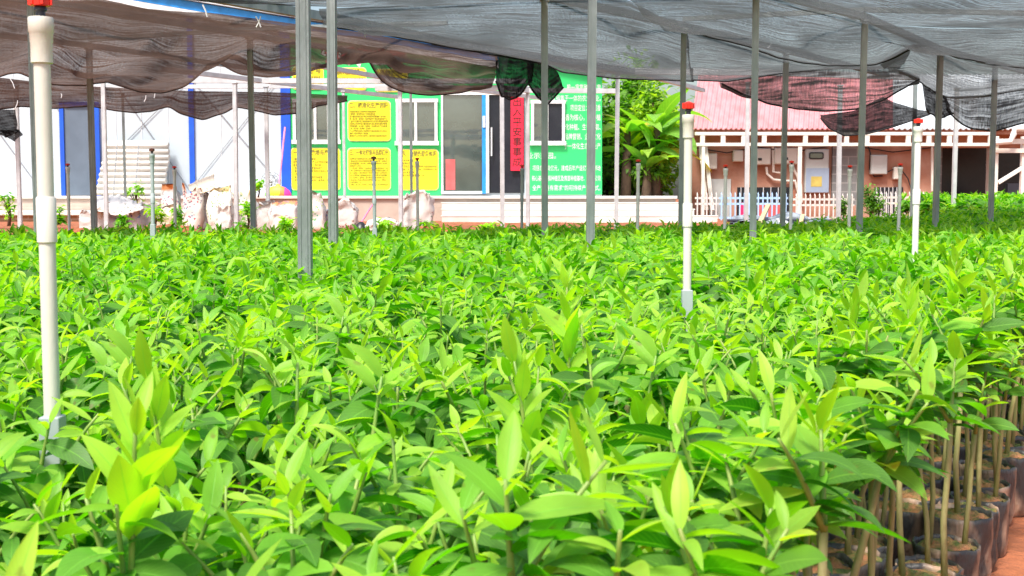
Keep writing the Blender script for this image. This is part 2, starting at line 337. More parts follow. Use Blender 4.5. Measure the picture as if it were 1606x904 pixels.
# ---------------------------------------------------------------- leaves (vectorised)
def leaves_geo(P, n=6):
    """P columns: bx by bz az el roll length width curl fold age"""
    P = np.asarray(P, float); N = len(P)
    bx, by, bz, az, el, ro, Ln, W, cu, fo, ag = [P[:, i] for i in range(11)]
    t = np.linspace(0, 1, n + 1); T = len(t)
    th = el[:, None] - cu[:, None] * t[None, :]
    step = Ln[:, None] / n
    thm = (th[:, 1:] + th[:, :-1]) / 2
    x = np.concatenate([np.zeros((N, 1)), np.cumsum(np.cos(thm) * step, 1)], 1)
    z = np.concatenate([np.zeros((N, 1)), np.cumsum(np.sin(thm) * step, 1)], 1)
    wp = np.sin(np.pi * np.clip(t, 0, 1) ** .8) ** .9; wp[0] = .06; wp[-1] = .015
    wid = W[:, None] / 2 * wp[None, :]
    nx, nz = -np.sin(th), np.cos(th)
    cr, sr = np.cos(ro)[:, None], np.sin(ro)[:, None]
    # side' and normal' after roll about the tangent (local axes: x forward, y side, z up)
    sx, sy, sz = sr * nx, cr * np.ones_like(nx), sr * nz
    qx, qy, qz = cr * nx, -sr * np.ones_like(nx), cr * nz
    cf, sf = np.cos(fo)[:, None], np.sin(fo)[:, None]
    V = np.zeros((N, T, 3, 3)); UV = np.zeros((N, T, 3, 2))
    for k, s in enumerate((-1, 0, 1)):
        off = wid * abs(s)
        lx = x + off * (s * sx * cf + qx * sf); ly = off * (s * sy * cf + qy * sf); lz = z + off * (s * sz * cf + qz * sf)
        ca, sa = np.cos(az)[:, None], np.sin(az)[:, None]
        V[:, :, k, 0] = bx[:, None] + lx * ca - ly * sa
        V[:, :, k, 1] = by[:, None] + lx * sa + ly * ca
        V[:, :, k, 2] = bz[:, None] + lz
        UV[:, :, k, 0] = s; UV[:, :, k, 1] = t[None, :]
    idx = np.arange(N * T * 3).reshape(N, T, 3)
    q = []
    for k in (0, 1):
        q.append(np.stack([idx[:, :-1, k], idx[:, 1:, k], idx[:, 1:, k + 1], idx[:, :-1, k + 1]], -1).reshape(-1, 4)[:, ::-1])
    Q = np.concatenate(q)
    return V.reshape(-1, 3), Q, UV.reshape(-1, 2), np.repeat(ag, T * 3)

def seedling_params(r, tall=0.0, stems=0, up=0.0):
    """leaves and shoots of one bag (one or two grafted stems); the bag rim is at z = .17"""
    L, shoots, woody = [], [], []
    n = stems or r.choice([1, 2, 2]); a0 = r.uniform(0, 6.28)
    for w_ in range(n):
        ox, oy = ((0, 0) if n == 1 else (.032 * math.cos(a0 + w_ * 3.14), .032 * math.sin(a0 + w_ * 3.14)))
        h0 = r.uniform(.305, .365) + up               # where the graft sits
        lx, ly = ox + r.uniform(-.035, .035), oy + r.uniform(-.035, .035)
        woody.append(((ox, oy), (lx, ly), h0))
        ns = r.choice([2, 3, 3]) if n == 1 else r.choice([1, 2, 2])
        for s in range(ns):
            tl = tall if (s == 0 and w_ == 0) else 0
            a = r.uniform(0, 6.28); ln = r.uniform(.09, .17) + tl
            out = r.uniform(.1, .7) * (.3 if tl else 1)
            pts = []; k = 7
            for i in range(k):
                t = i / (k - 1)
                pts.append((lx + math.cos(a) * ln * out * t, ly + math.sin(a) * ln * out * t, h0 + ln * t * (1 - .3 * out * t)))
            shoots.append(pts)
            nl = int(ln / .0108) + 1; az = r.uniform(0, 6.28)
            for j in range(nl):
                t = (j + .6) / nl; az += 2.4 + r.uniform(-.5, .5)
                i = t * (k - 1); i0 = min(int(i), k - 2); f = i - i0
                p = [pts[i0][c] * (1 - f) + pts[i0 + 1][c] * f for c in range(3)]
                if t > .74:
                    el = r.uniform(.05, 1.2); cu = r.uniform(-.2, 1.0); ln_ = r.uniform(.04, .07); wd = ln_ * r.uniform(.26, .35); age = r.uniform(.55, 1.0); fo = r.uniform(.15, .6)
                else:
                    el = r.uniform(-.4 + up * 6, .5 + up * 3); cu = r.uniform(.25, 1.35 - up * 5); ln_ = r.uniform(.056, .1); wd = ln_ * r.uniform(.33, .47); fo = r.uniform(.03, .35)
                    age = r.uniform(.0, .45) if r.random() > .3 else r.uniform(.45, .95)
                if tl and t > .4: age = r.uniform(.8, 1.0); el = r.uniform(.7, 1.35); cu = r.uniform(-.3, .5)
                L.append((*p, az, el, r.uniform(-.7, .7), ln_, wd, cu, fo, age))
        if not up:                               # a few old leaves low on the stem
            for j in range(r.choice([2, 3, 4])):
                ln_ = r.uniform(.06, .1); L.append((lx, ly, h0 - r.uniform(0, .07), r.uniform(0, 6.28), r.uniform(-.4, .3), r.uniform(-.6, .6), ln_, ln_ * r.uniform(.32, .42), r.uniform(.3, 1.1), r.uniform(.05, .3), r.uniform(0, .4)))
    return L, shoots, woody

def resample(pts, n):
    x = np.array([p[0] for p in pts], float); x = (x - x[0]) / (x[-1] - x[0])
    t = np.linspace(0, 1, n)
    return np.stack([np.interp(t, x, [p[k] for p in pts]) for k in range(3)], 1)

# ---------------------------------------------------------------- ground
def gh(x, y):                                    # the yard rises gently towards the buildings
    t = min(max((y - 13) / 6.0, 0), 1)
    return .05 + .25 * t * t * (3 - 2 * t)
mb = MB(); xs = np.concatenate([np.linspace(-150, -12, 12), np.linspace(-10, 10, 41), np.linspace(12, 150, 12)])
ys = np.concatenate([np.linspace(-60, -4, 8), np.linspace(-3, 24, 82), np.linspace(26, 260, 16)])
for y in ys:
    for x in xs: mb.v.append((x, y, gh(x, y) + .012 * noise.noise((x * 2.2, y * 2.2, 0)) * (abs(x) < 10)))
nx = len(xs)
for j in range(len(ys) - 1):
    for i in range(nx - 1): mb.f.append((j * nx + i, j * nx + i + 1, (j + 1) * nx + i + 1, (j + 1) * nx + i))
tag(mb.build('ground', M['soil'], smooth='all'), 'red earth of the nursery yard', None, None, 'structure')
# loose crumbs of earth on the path beside the bed
E0, ED = Vector((.775, 1.96, 0)), Vector((.475, .88, 0)).normalized(); EN = Vector((-ED.y, ED.x, 0))
cv, cq = [], []
for i in range(2600):
    u = random.uniform(-1.5, 4.5); v = -random.uniform(.02, 1.1); p = E0 + ED * u + EN * v
    r_ = random.choice([.003, .005, .007, .011, .016]) * random.uniform(.7, 1.2); n = len(cv)
    for dx, dy, dz in ((-1, -1, -.5), (1, -1, -.5), (1, 1, -.5), (-1, 1, -.5), (-.6, -.6, .9), (.6, -.6, .7), (.6, .6, 1), (-.6, .6, .8)):
        cv.append((p.x + dx * r_ * random.uniform(.6, 1.2), p.y + dy * r_ * random.uniform(.6, 1.2), gh(p.x, p.y) + r_ * .5 + dz * r_))
    cq += [(n, n + 1, n + 5, n + 4), (n + 1, n + 2, n + 6, n + 5), (n + 2, n + 3, n + 7, n + 6), (n + 3, n, n + 4, n + 7), (n + 4, n + 5, n + 6, n + 7)]
o = bpy.data.objects.new('soil_crumbs', npmesh('soil_crumbs', np.array(cv), np.array(cq), M['soil'], smooth=False)); COL.objects.link(o)
tag(o, 'loose crumbs of red earth on the path beside the grow bags', None, None, 'stuff')

# ---------------------------------------------------------------- white prefab office with green printed front
DF = 25.5
def Z(y, d): return at(803, y, d).z
def Xp(x, d, y=230): return at(x, y, d).x
bx0 = Xp(-120, DF); 
office = thing('prefab_office', (at(430, 305, DF).x, DF, .78), 'long white prefab office with blue trim and a bright green printed front', 'building')
PT = .80                                          # platform level
def top_y(x):  return 8 + (x - 170) * .112 if x > 170 else 8
prof = [(-140, 306), (944, 306), (944, 150), (170, -30), (-140, -30)]
def slab(mbx, pts, d0, d1):
    n = len(pts); vs = [at(x, y, DF) for x, y in pts]
    A = [(v.x, d0, v.z) for v in vs]; B = [(v.x, d1, v.z) for v in vs]
    mbx.add(A + B, [tuple(range(n)), tuple(range(2 * n - 1, n - 1, -1))] + [((i + 1) % n, i, n + i, n + (i + 1) % n) for i in range(n)])
    return mbx
slab(MB(), [(-140, 310), (944, 310), (944, 116), (800, 84), (170, -28), (-140, -28)], DF, DF + 6).build('wall', M['wall_white'], office)
slab(MB(), [(455, 307), (692, 307), (692, 150), (760, 148), (826, 148), (826, 306), (944, 305), (944, 121), (800, 89), (455, 30)], DF - .025, DF - .003).build('printed_panel', M['green'], office, label='bright green printed front panel')
# roof trim along the slope
def strip(pts, th, d0, d1, m, name, par):
    for (x0, y0), (x1, y1) in zip(pts[:-1], pts[1:]): pass
    slab(MB(), [(x, y + th) for x, y in pts] + [(x, y) for x, y in reversed(pts)], d0, d1).build(name, m, par)
tr = [(-140, -20), (160, -20), (782, 85)]
strip(tr, 13, DF - .1, DF - .04, M['cyan'], 'roof_trim', office)
strip([(x, y + 14) for x, y in tr], 9, DF - .14, DF - .04, M['frame_white'], 'gutter', office)
slab(MB(), [(-160, -20), (160, -20), (800, 83.5), (952, 115.5), (952, 110), (800, 77), (160, -28), (-160, -28)], DF - .2, DF + 6.3).build('roof', M['roof_pale'], office)
# blue corner post, seams and bracing
for x0, x1, y0 in ((440, 455, 20), (295, 303, 0), (62, 68, -20)):
    MB().pbox(x0, y0, x1, 306, DF - .06, .05).build('post', M['blue'], office)
for x0, y0, x1, y1 in ((180, 130, 295, 295), (305, 290, 440, 120), (305, 130, 440, 290), (70, 130, 95, 180), (-30, 170, 62, 295), (180, 240, 290, 130)):
    MB().tube([at(x0, y0, DF - .03), at((x0 + x1) / 2, (y0 + y1) / 2, DF - .03), at(x1, y1, DF - .03)], .008, 6).build('bracing_rod', M['steel_wire'], office)
for x in (20, 180, 220, 262, 345, 392): MB().pbox(x, -10, x + 1, 306, DF - .012, .01).build('panel_seam', M['frame_white'], office)
# slate door with blue frame
d = MB().pbox(101, 168, 148, 307, DF - .05, .04).build('door', M['door_grey'], office, label='slate grey door in a blue frame')
f = MB(); f.pbox(94, 160, 100.6, 308, DF - .09, .07); f.pbox(148.4, 160, 156, 308, DF - .09, .07); f.pbox(100.6, 160, 148.4, 167.6, DF - .09, .07); f.build('door_frame', M['blue'], d)
MB().pbox(140, 238, 143, 250, DF - .1, .05).build('handle', M['steel_wire'], d)
def window(x0, y0, x1, y1, mull, par):
    g = MB().pbox(x0 + 2, y0 + 2, x1 - 2, y1 - 2, DF - .05, .02).build('window', M['glass'], par)
    f = MB(); w_ = 4.5
    f.pbox(x0 - 1, y0 - 1, x1 + 1, y0 + w_, DF - .10, .08); f.pbox(x0 - 2, y1 - w_, x1 + 2, y1 + 2, DF - .11, .09)
    f.pbox(x0, y0 + w_, x0 + w_, y1 - w_, DF - .098, .07); f.pbox(x1 - w_, y0 + w_, x1, y1 - w_, DF - .098, .07)
    for mx in mull: f.pbox(mx - 2, y0 + w_, mx + 2, y1 - w_, DF - .095, .06)
    f.build('window_frame', M['frame_white'], g)
    return g
window(459, 156, 532, 224, [494, 515], office)
window(621, 156, 686, 226, [652], office)
window(833, 158, 886, 226, [858], office)
dk = MB().pbox(860, 163, 881, 221, DF - .056, .004).build('window_gap', M['dark'], office)
# entrance: reflecting side glass, blue jamb, dark door
MB().pbox(694, 150, 757, 301, DF - .04, .03).build('side_glass', M['glass'], office)
f = MB(); f.pbox(692, 148, 695, 303, DF - .08, .06); f.pbox(692, 300, 757, 304, DF - .083, .06); f.pbox(692, 144, 826, 149, DF - .084, .06); f.build('entrance_frame', M['frame_white'], office)
f = MB(); f.pbox(756, 149, 762, 304, DF - .1, .08); f.build('entrance_jamb', M['cyan'], office)
f = MB(); f.pbox(762.2, 149, 767, 303, DF - .1, .08); f.build('door_jamb', M['frame_white'], office)
d = MB().pbox(767, 149, 822, 303, DF - .03, .025).build('entrance_door', M['dark'], office, label='dark glass entrance door')
MB().tube([at(771, 200, DF - .12), at(771, 245, DF - .12)], .018, 8).build('handle', M['galv_sunlit'], d)
MB().pbox(757, 182, 761, 200, DF - .125, .024).build('lock_plate', M['frame_white'], office)
# things dimly seen inside the entrance
MB().pbox(699, 250, 714, 298, DF - .047, .006).build('poster', M['red_sheet'], office)

# lettering ---------------------------------------------------
def text_mesh(name, body, size, X, Y, Zt, m, parent, align='LEFT', wmax=None, spacing=1.0, bold=0, sx=1.0):
    c = bpy.data.curves.new(name, 'FONT'); c.body = body; c.size = size; c.align_x = align; c.align_y = 'TOP'
    c.resolution_u = 2; c.space_line = spacing; c.offset = bold; c.extrude = .002
    t = bpy.data.objects.new(name, c); COL.objects.link(t)
    bpy.context.view_layer.update()
    dg = bpy.context.evaluated_depsgraph_get()
    me = bpy.data.meshes.new_from_object(t.evaluated_get(dg)); bpy.data.objects.remove(t)
    me.name = name
    n = len(me.vertices); v = np.zeros(n * 3, np.float32); me.vertices.foreach_get('co', v); v = v.reshape(-1, 3)
    if n:
        wd = v[:, 0].max() - v[:, 0].min()
        k = sx * (min(1, wmax / wd) if wmax else 1)
        org = ORG[parent.name]
        o2 = np.stack([v[:, 0] * k + X - org.x, -v[:, 2] + Y - org.y, v[:, 1] + Zt - org.z], 1)
        me.vertices.foreach_set('co', o2.astype(np.float32).ravel())
    me.materials.clear(); me.materials.append(m); me.update()
    o = bpy.data.objects.new(name, me); COL.objects.link(o); o.parent = parent; ORG[o.name] = ORG[parent.name]
    return o
def rrect(mbx, x0, y0, x1, y1, d, th, rad=6):
    a = at((x0 + x1) / 2, y1, d).z; b = at((x0 + x1) / 2, y0, d).z; l = Xp(x0, d, (y0 + y1) / 2); r = Xp(x1, d, (y0 + y1) / 2); q = rad * d / F
    pts = []
    for cx, cz, s in ((r - q, b - q, 0), (l + q, b - q, 90), (l + q, a + q, 180), (r - q, a + q, 270)):
        for k in range(6):
            g = R(s + k * 18); pts.append((cx + q * math.cos(g), cz + q * math.sin(g)))
    n = len(pts)
    mbx.add([(x, d, z) for x, z in pts] + [(x, d + th, z) for x, z in pts], [tuple(range(n - 1, -1, -1)), tuple(range(n, 2 * n))] + [(i, (i + 1) % n, n + (i + 1) % n, n + i) for i in range(n)])
    return mbx
fill = '坚持以优质种苗为基础推进标准化育苗与规范种植管理统一技术统一指导统一回收带动农户增收致富形成产业示范效应'
def para(cols, rows, seed):
    r = random.Random(seed); out = []
    for i in range(rows):
        k = cols if r.random() > .25 else int(cols * r.uniform(.3, .8)); s = r.randrange(len(fill))
        out.append(('  ' if r.random() > .6 else '') + (fill * 3)[s:s + k])
    return '\n'.join(out)
def board(x0, y0, x1, y1, head, cols, rows, label, seed, hx=None):
    b = at((x0 + x1) / 2, y1, DF - .06)
    t = thing('notice_board', (b.x, b.y, b.z), label, 'sign', 'yellow notice boards on the green front')
    rrect(MB(), x0, y0, x1, y1, DF - .04, .012).build('border', M['ylw_edge'], t)
    rrect(MB(), x0 + 1.2, y0 + 1.2, x1 - 1.2, y1 - 1.2, DF - .052, .01).build('board', M['yellow'], t)
    k = DF / F; wd = (x1 - x0) * k
    text_mesh('heading', head, 9.0 * k, Xp((x0 + x1) / 2, DF), DF - .055, Z(y0 + 3.5, DF), M['ink'], t, 'CENTER', wd * .88, bold=.004)
    text_mesh('lettering', para(cols, rows, seed), min(4.2, (y1 - y0 - 18) / rows * .8) * k, Xp(x0 + 4, DF), DF - .055, Z(y0 + 16, DF), M['ink'], t, 'LEFT', wd * .88, 1.12, bold=.0)
board(545, 158, 613, 222, '二、标准化生产流程', 24, 11, 'square yellow notice board on the green wall above another, headed for production process', 1)
board(545, 232, 613, 299, '三、一体化销售与品牌建设', 24, 12, 'square yellow notice board under the other middle one, headed for sales and branding', 2)
board(456, 232, 534, 299, '一、良种栽培与产业化', 20, 8, 'yellow notice board beneath the left window, behind two grey posts', 3)
board(626, 234, 688, 299, '四、 全链条服务体系', 18, 6, 'yellow notice board under the middle window, next to the glass entrance', 4)
board(458, 104, 508, 141, '一、培育与', 12, 3, 'yellow board high on the green wall at its left end', 5)
board(522, 106, 575, 143, '基地建设', 12, 3, 'yellow board high on the green wall under the curly red title', 6)
board(588, 108, 640, 145, '品牌建设', 12, 3, 'yellow board high on the green wall, half behind a sagging net', 7)
k = DF / F
text_mesh('title', '沉香产业园', 25 * k, Xp(574, DF), DF - .03, Z(76, DF), M['white_ink'], office, 'CENTER', bold=.06)
text_mesh('title', '沉香产业园', 25 * k, Xp(574, DF), DF - .036, Z(76, DF), M['pink_ink'], office, 'CENTER', bold=.012)
for i, (xx, yy, s_) in enumerate(((868, 133, '公司，是一家集种苗培育'), (858, 150, '研发销售于一体的农业企业。'), (894, 165, '项目定位：以沉香'), (886, 180, '香为核心，集种植'), (886, 195, '化种植、生物提取、'), (885, 210, '品牌营销、企业文化'), (884, 225, '于一体化生态农业产'), (826, 240, '业示范园。'), (835, 260, '项目总投资亿元，建成后年产值亿元，带动'), (834, 276, '核心基地规模种植区及育苗种植基地，形成“公司'), (828, 291, '、全产业链有需求”的可持续产业模式。'))):
    big = i < 8
    text_mesh('lettering', s_, (10.5 if big else 9.2) * k, Xp(xx, DF), DF - .027, Z(yy, DF), M['white_ink'], office, 'LEFT', (941 - xx) * k, bold=.0)
# vertical red banner
b = at(811, 268, DF - .1)
ban = thing('red_banner', (b.x, b.y, b.z), 'long red paper banner with black characters beside the entrance door', 'banner')
MB().pbox(801, 152, 821, 268, DF - .115, .012).build('paper', M['red_cloth'], ban)
for i, ch in enumerate('出入平安事事成'): text_mesh('character', ch, 15 * k, Xp(811, DF), DF - .118, Z(154 + i * 15.6, DF), M['black_ink'], ban, 'CENTER', bold=.0)

# platform, plinth and steps
PL = 24.2
mb = MB(); mb.box((Xp(-200, PL), PL, 0), (Xp(1060, PL, 305), DF + 6.5, PT - .06))
mb.build('platform', M['tile']); tag(bpy.data.objects['platform'], 'beige tiled platform under the office', None, None, 'structure')
mb = MB(); mb.box((Xp(-200, PL), PL - .05, PT - .057), (Xp(1062, PL, 305), DF - .005, PT)); 
tag(mb.build('platform_edge', M['stone'], bevel=.008), 'pale stone edge of the platform', None, None, 'structure')
st = thing('steps', (Xp(900, 23), 23, gh(0, 23)), 'broad pale stone steps leading up to the platform and entrance', 'steps')
for i in range(4):
    z1 = PT - .125 * (i + 1); d1 = PL - .055 - .32 * i
    x1 = (1066, 1086, 1122, 1136)[i]; 
    MB().box((Xp(694, d1), d1 - .32, 0), (Xp(x1, d1), d1 - .002, z1 - .024)).build('riser', M['stone'], st)
    MB().box((Xp(694, d1) - .02, d1 - .328, z1 - .022), (Xp(x1, d1) + .02, d1 - .004, z1)).build('tread', M['stone'], st, bevel=.006)
pw = thing('brick_plinth', (Xp(70, 23.6), 23.6, .28), 'low sandy brick retaining wall with a white coping below the white office', 'wall')
MB().box((Xp(-160, 23.7), 23.6, .1), (Xp(268, 23.7), 24.1, .42)).build('brickwork', M['brick'], pw)
MB().box((Xp(-160, 23.7), 23.5, .423), (Xp(270, 23.7), 24.12, .51)).build('coping', M['cream'], pw, bevel=.01)

# leaning stack of corrugated sheets
b = at(204, 306, 24.6); cs = thing('corrugated_sheets', (b.x, 24.6, PT), 'stack of white corrugated sheets leaning on the white office wall', 'roofing sheets')
def corr(x0, x1, y0, y1, d0, d1, off):
    m_ = MB(); n = 90; a = at(x0, y1, d0); c = at(x1, y0, d0); hh = c.z - a.z; per = hh / 9
    rows = []
    for i in range(n + 1):
        t = i / n; z = a.z + hh * t; wv = .035 * math.sin(2 * math.pi * z / per + off)
        y = d0 + (d1 - d0) * t - wv; sk = .25 * t
        rows.append(((a.x + sk * .55, y, z), (c.x + .02 * math.sin(9 * z), y, z)))
    for l, r in rows: m_.v += [l, r]
    for i in range(n): m_.f.append((2 * i, 2 * i + 1, 2 * i + 3, 2 * i + 2))
    return m_
for i in range(3):
    o = corr(149 + i * 1.5, 257 + i, 222 - i * 1.5, 306, 24.75 + i * .09, 25.1 + i * .1, 0).build('sheet', M['corrug'], cs, smooth='all')
    s_ = o.modifiers.new('thickness', 'SOLIDIFY'); s_.thickness = .01
for x in (178, 212):
    MB().tube([at(x + 6, 224, 24.98), at(x + 3, 262, 24.83), at(x, 304, 24.66)], .01, 6).build('strap', M['steel_wire'], cs)

# ---------------------------------------------------------------- pink house on the right
DH = 28.0
hb = at(1300, 340, DH)
house = thing('farm_house', (hb.x, DH, gh(0, DH)), 'old pinkish rendered house with a red sheet roof behind the picket fence', 'house')
def hz(y): return Z(y, DH)
w_ = MB(); w_.pbox(1083, 190, 1474, 362, DH, .25); w_.build('wall', M['render'], house)
w_ = MB(); w_.pbox(1470, 196, 1720, 232, DH + .02, .2); w_.build('lintel', M['render'], house)
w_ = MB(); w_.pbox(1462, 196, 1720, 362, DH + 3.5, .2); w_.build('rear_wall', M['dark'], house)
w_ = MB(); w_.box((Xp(1474, DH), DH + .25, .1), (Xp(1474, DH) + .15, DH + 3.5, hz(200))); w_.build('side_wall', M['greybrick'], house)
MB().pbox(1552, 232, 1562, 362, DH + .01, .25).build('pillar', M['cream'], house)
MB().pbox(1305, 226, 1347, 362, DH - .09, .085).build('pier', M['greybrick'], house, label='bare grey block pier')
MB().pbox(1580, 288, 1604, 330, DH + 1.5, .2).build('inner_panel', M['door_grey'], house)
for x0, x1 in ((1156, 1238), (1371, 1416)):
    g = MB().pbox(x0, 294, x1, 340, DH - .03, .027).build('window', M['dark'], house)
    f = MB()
    for i in range(7): xx = x0 + (x1 - x0) * (i + .5) / 7; f.pbox(xx - .6, 294, xx + .6, 340, DH - .055, .02)
    f.build('window_bars', M['galv_sunlit'], g)
d = MB().pbox(1113, 281, 1146, 345, DH - .05, .047).build('door', M['box_grey'], house, label='pale grey door')
def roof(x0, x1, xr0, xr1, m, ye, yr, de, dr, name):
    a, b_ = at(x0, ye, de), at(x1, ye, de); c, e = at(xr0, yr, dr), at(xr1, yr, dr)
    m_ = MB(); n = 160
    for i in range(n + 1):
        t = i / n; p = a.lerp(b_, t); q = c.lerp(e, t); u = .028 * (1 if i % 4 in (0, 1) else 0)
        m_.v += [(p.x, p.y, p.z + u), (q.x, q.y, q.z + u)]
    for i in range(n): m_.f.append((2 * i, 2 * i + 2, 2 * i + 3, 2 * i + 1))
    o = m_.build(name, m, house); s_ = o.modifiers.new('thickness', 'SOLIDIFY'); s_.thickness = .02
    return o
roof(1082, 1400, 1096, 1400, M['roof_red'], 203, 118, DH - .7, DH + 4.5, 'roof')
roof(1400.5, 1750, 1400.5, 1750, M['roof_pale'], 203, 118, DH - .7, DH + 4.5, 'pale_roof')
MB().pbox(1084, 203.5, 1750, 211, DH - .62, .03).build('fascia', M['render'], house)
MB().tube([at(1455, 205, DH - .2), at(1462, 198, DH - .2), at(1462, 300, DH - .15)], .03, 8).build('downpipe', M['cream'], house)

pg = thing('pipe_rack', (Xp(1300, 26.6), 26.6, gh(0, 26)), 'cream double rail rack running in front of the pink house', 'rack')
DP = 26.6
for y in (210, 227): MB().pbox(1090, y - 2.6, 1562, y + 2.6, DP, .07).build('rail', M['cream'], pg, bevel=.008)
for i in range(15): x = 1102 + i * 32.3; MB().pbox(x - 3.5, 212.8, x + 3.5, 224.2, DP + .005, .06).build('spacer', M['cream'], pg)
for x in (1172, 1254, 1497): MB().pbox(x - 3, 229.8, x + 3, 350, DP + .01, .06).build('rack_post', M['cream'], pg)
MB().pbox(1100, 229.8, 1105, 350, DP + .01, .06).build('rack_post', M['cream'], pg)

# white steel frame at the right edge
fr = thing('steel_frame', (Xp(1580, 25), 25, gh(0, 25)), 'white steel frame with a diagonal brace at the far end of the house', 'frame')
MB().pbox(1558, 214, 1565, 345, 25, .1).build('upright', M['cream'], fr); MB().pbox(1602, 214, 1608, 345, 25.01, .1).build('upright', M['cream'], fr)
MB().pbox(1555, 218, 1660, 226, 24.95, .08).build('beam', M['cream'], fr); MB().pbox(1555, 233, 1660, 240, 24.96, .08).build('beam', M['cream'], fr)
MB().bar(at(1565, 287, 25.05), at(1612, 258, 25.05), .07).build('brace', M['cream'], fr)
MB().tube([at(1560, 224, 24.8), at(1585, 222, 24.8), at(1590, 210, 24.8), at(1592, 202, 24.8), at(1620, 202, 24.8)], .06, 10).build('elbow_pipe', M['pvc_white'], fr)

# cabinets on the wall
def cabinet(x0, y0, x1, y1, m, label, extra=None, d=DH - .16, grp='electric boxes on the pink wall'):
    b = at((x0 + x1) / 2, y1, d); t = thing('electrical_box', (b.x, d, b.z), label, 'electric box', grp)
    MB().pbox(x0, y0, x1, y1, d, .15).build('case', m, t, bevel=.02)
    MB().pbox(x0 + 1.5, y0 + 1.5, x1 - 1.5, y1 - 1.5, d - .012, .01).build('lid', m, t)
    if extra: extra(t, d)
    return t
cabinet(1106, 241, 1125, 266, M['box_white'], 'small pale box alone at the corner of the pink wall', lambda t, d: MB().pbox(1107.5, 251, 1109, 256, d - .03, .015).build('latch', M['black_plastic'], t))
def eye(x, y): return lambda t, d: MB().pbox(x - 3, y - 2, x + 3, y + 2, d - .03, .016).build('indicator', M['black_plastic'], t, bevel=.008)
cabinet(1180, 233, 1209, 259, M['box_white'], 'cream inverter box, the one nearer the small corner box', eye(1192, 250))
cabinet(1215, 232, 1251, 258, M['box_white'], 'cream inverter box, the one nearer the tall meter cabinet', eye(1233, 249))
def meter(t, d):
    rrect(MB(), 1269, 239, 1292, 250, d - .03, .016, 3).build('window_rim', M['black_plastic'], t)
    rrect(MB(), 1271, 241, 1290, 248, d - .034, .003, 2).build('meter_window', M['glass'], t)
    MB().pbox(1264, 264, 1300, 302, d - .02, .007).build('lower_door', M['box_blue'], t)
    MB().pbox(1272, 277, 1289, 293, d - .024, .003).build('sticker', M['sticker'], t)
cabinet(1263, 234, 1300, 303, M['box_grey'], 'tall grey meter cabinet with a small window and blue-grey lower door', meter)
cabinet(1150, 236, 1166, 254, M['box_white'], 'square pale box left of the thin white post on the pink wall')
cabinet(1402, 262, 1414, 282, M['box_white'], 'small narrow pale box low on the bare wall right of the plain grey box')
cabinet(1366, 243, 1392, 274, M['box_grey'], 'plain grey box on the pink wall beside the grey block pier')
for path, lab in (([(1202, 262), (1203, 273), (1213, 282), (1228, 284), (1247, 284), (1251, 300)], 'pale conduit curving down below the inverter boxes'),
                  ([(1212, 228), (1213, 270), (1226, 272)], 'thin pale conduit running down between the inverter boxes'),
                  ([(1243, 262), (1250, 276), (1256, 290), (1257, 318)], 'pale conduit dropping below the second inverter box'),
                  ([(1361, 228), (1365, 240), (1364, 265), (1371, 277), (1384, 276)], 'dark cable looping round the grey box near the pier')):
    m_ = MB().tube([at(x, y, DH - .08) for x, y in path], .018 if 'dark' in lab else .03, 8)
    solo('conduit', m_, M['black_plastic'] if 'dark' in lab else M['cream'], lab, 'conduit', smooth=True)
for pth, lab in (([(1090, 232), (1140, 240), (1190, 231), (1240, 239), (1300, 230)], 'black cable sagging under the cream rails above the inverter boxes'), ([(1350, 231), (1400, 239), (1470, 231)], 'black cable sagging under the cream rails right of the grey block pier'),
                 ([(1392, 270), (1410, 262), (1424, 280), (1430, 300)], 'black cable looping on the bare wall right of the plain grey box')):
    solo('cable', MB().tube([at(x, y, DH - .1) for x, y in pth], .014, 6), M['black_plastic'], lab, 'cable', smooth=True)
m_ = MB()
for a, b_ in (((1100, 228), (1110, 300)), ((1096, 228), (1104, 318))):
    pass
for i, (a, b_, lab) in enumerate((((1106, 228), (1117, 330), 'right one of two pale boards leaning at the house corner'), ((1099, 230), (1108, 330), 'left one of two pale boards leaning at the house corner'))):
    solo('plank', MB().bar(at(*a, DH - .25), at(*b_, DH - .9 + .2 * i), .09, .03), M['cream'], lab, 'plank')

# picket fences
def fence(x0, x1, d, y0, y1, m, label, step=7.0):
    b = at((x0 + x1) / 2, y1, d); t = thing('picket_fence', (b.x, d, b.z), label, 'fence', 'picket fences before the house')
    for y in (y0 + 10, y0 + 19, y1 - 6): MB().pbox(x0, y - 1.6, x1, y + 1.6, d + .03, .03).build('fence_rail', m, t)
    n = int((x1 - x0) / step); first = None
    for i in range(n):
        x = x0 + (i + .5) * (x1 - x0) / n
        if first is None:
            q = MB(); q.pbox(x - 1.0, y0 + 4, x + 1.0, y1, d, .028)
            a = at(x, y0, d); l = at(x - 1.0, y0 + 4, d); r = at(x + 1.0, y0 + 4, d)
            q.add([(l.x, d, l.z), (r.x, d, r.z), (r.x, d + .028, r.z), (l.x, d + .028, l.z), (a.x, d + .014, a.z)], [(0, 1, 4), (1, 2, 4), (2, 3, 4), (3, 0, 4)])
            first = q.build('picket', m, t); fx = x
        else:
            c = first.copy(); COL.objects.link(c); c.parent = t; c.location = ((x - fx) * d / F, 0, 0)
fence(1090, 1127, 25.2, 301, 348, M['fence_white'], 'short white picket fence next to the stone steps')
fence(1128, 1236, 25.0, 301, 348, M['fence_blue'], 'light blue picket fence beside the magenta sheet')
fence(1238, 1340, 25.2, 303, 348, M['fence_white'], 'white picket fence under the tall meter cabinet')
fence(1372, 1452, 25.2, 300, 346, M['fence_white'], 'white picket fence in front of the barred window by the bush')
solo('planter_wall', MB().pbox(1262, 322, 1342, 352, 25.5, .12), M['render'], 'low pinkish wall behind the white fence', 'wall')
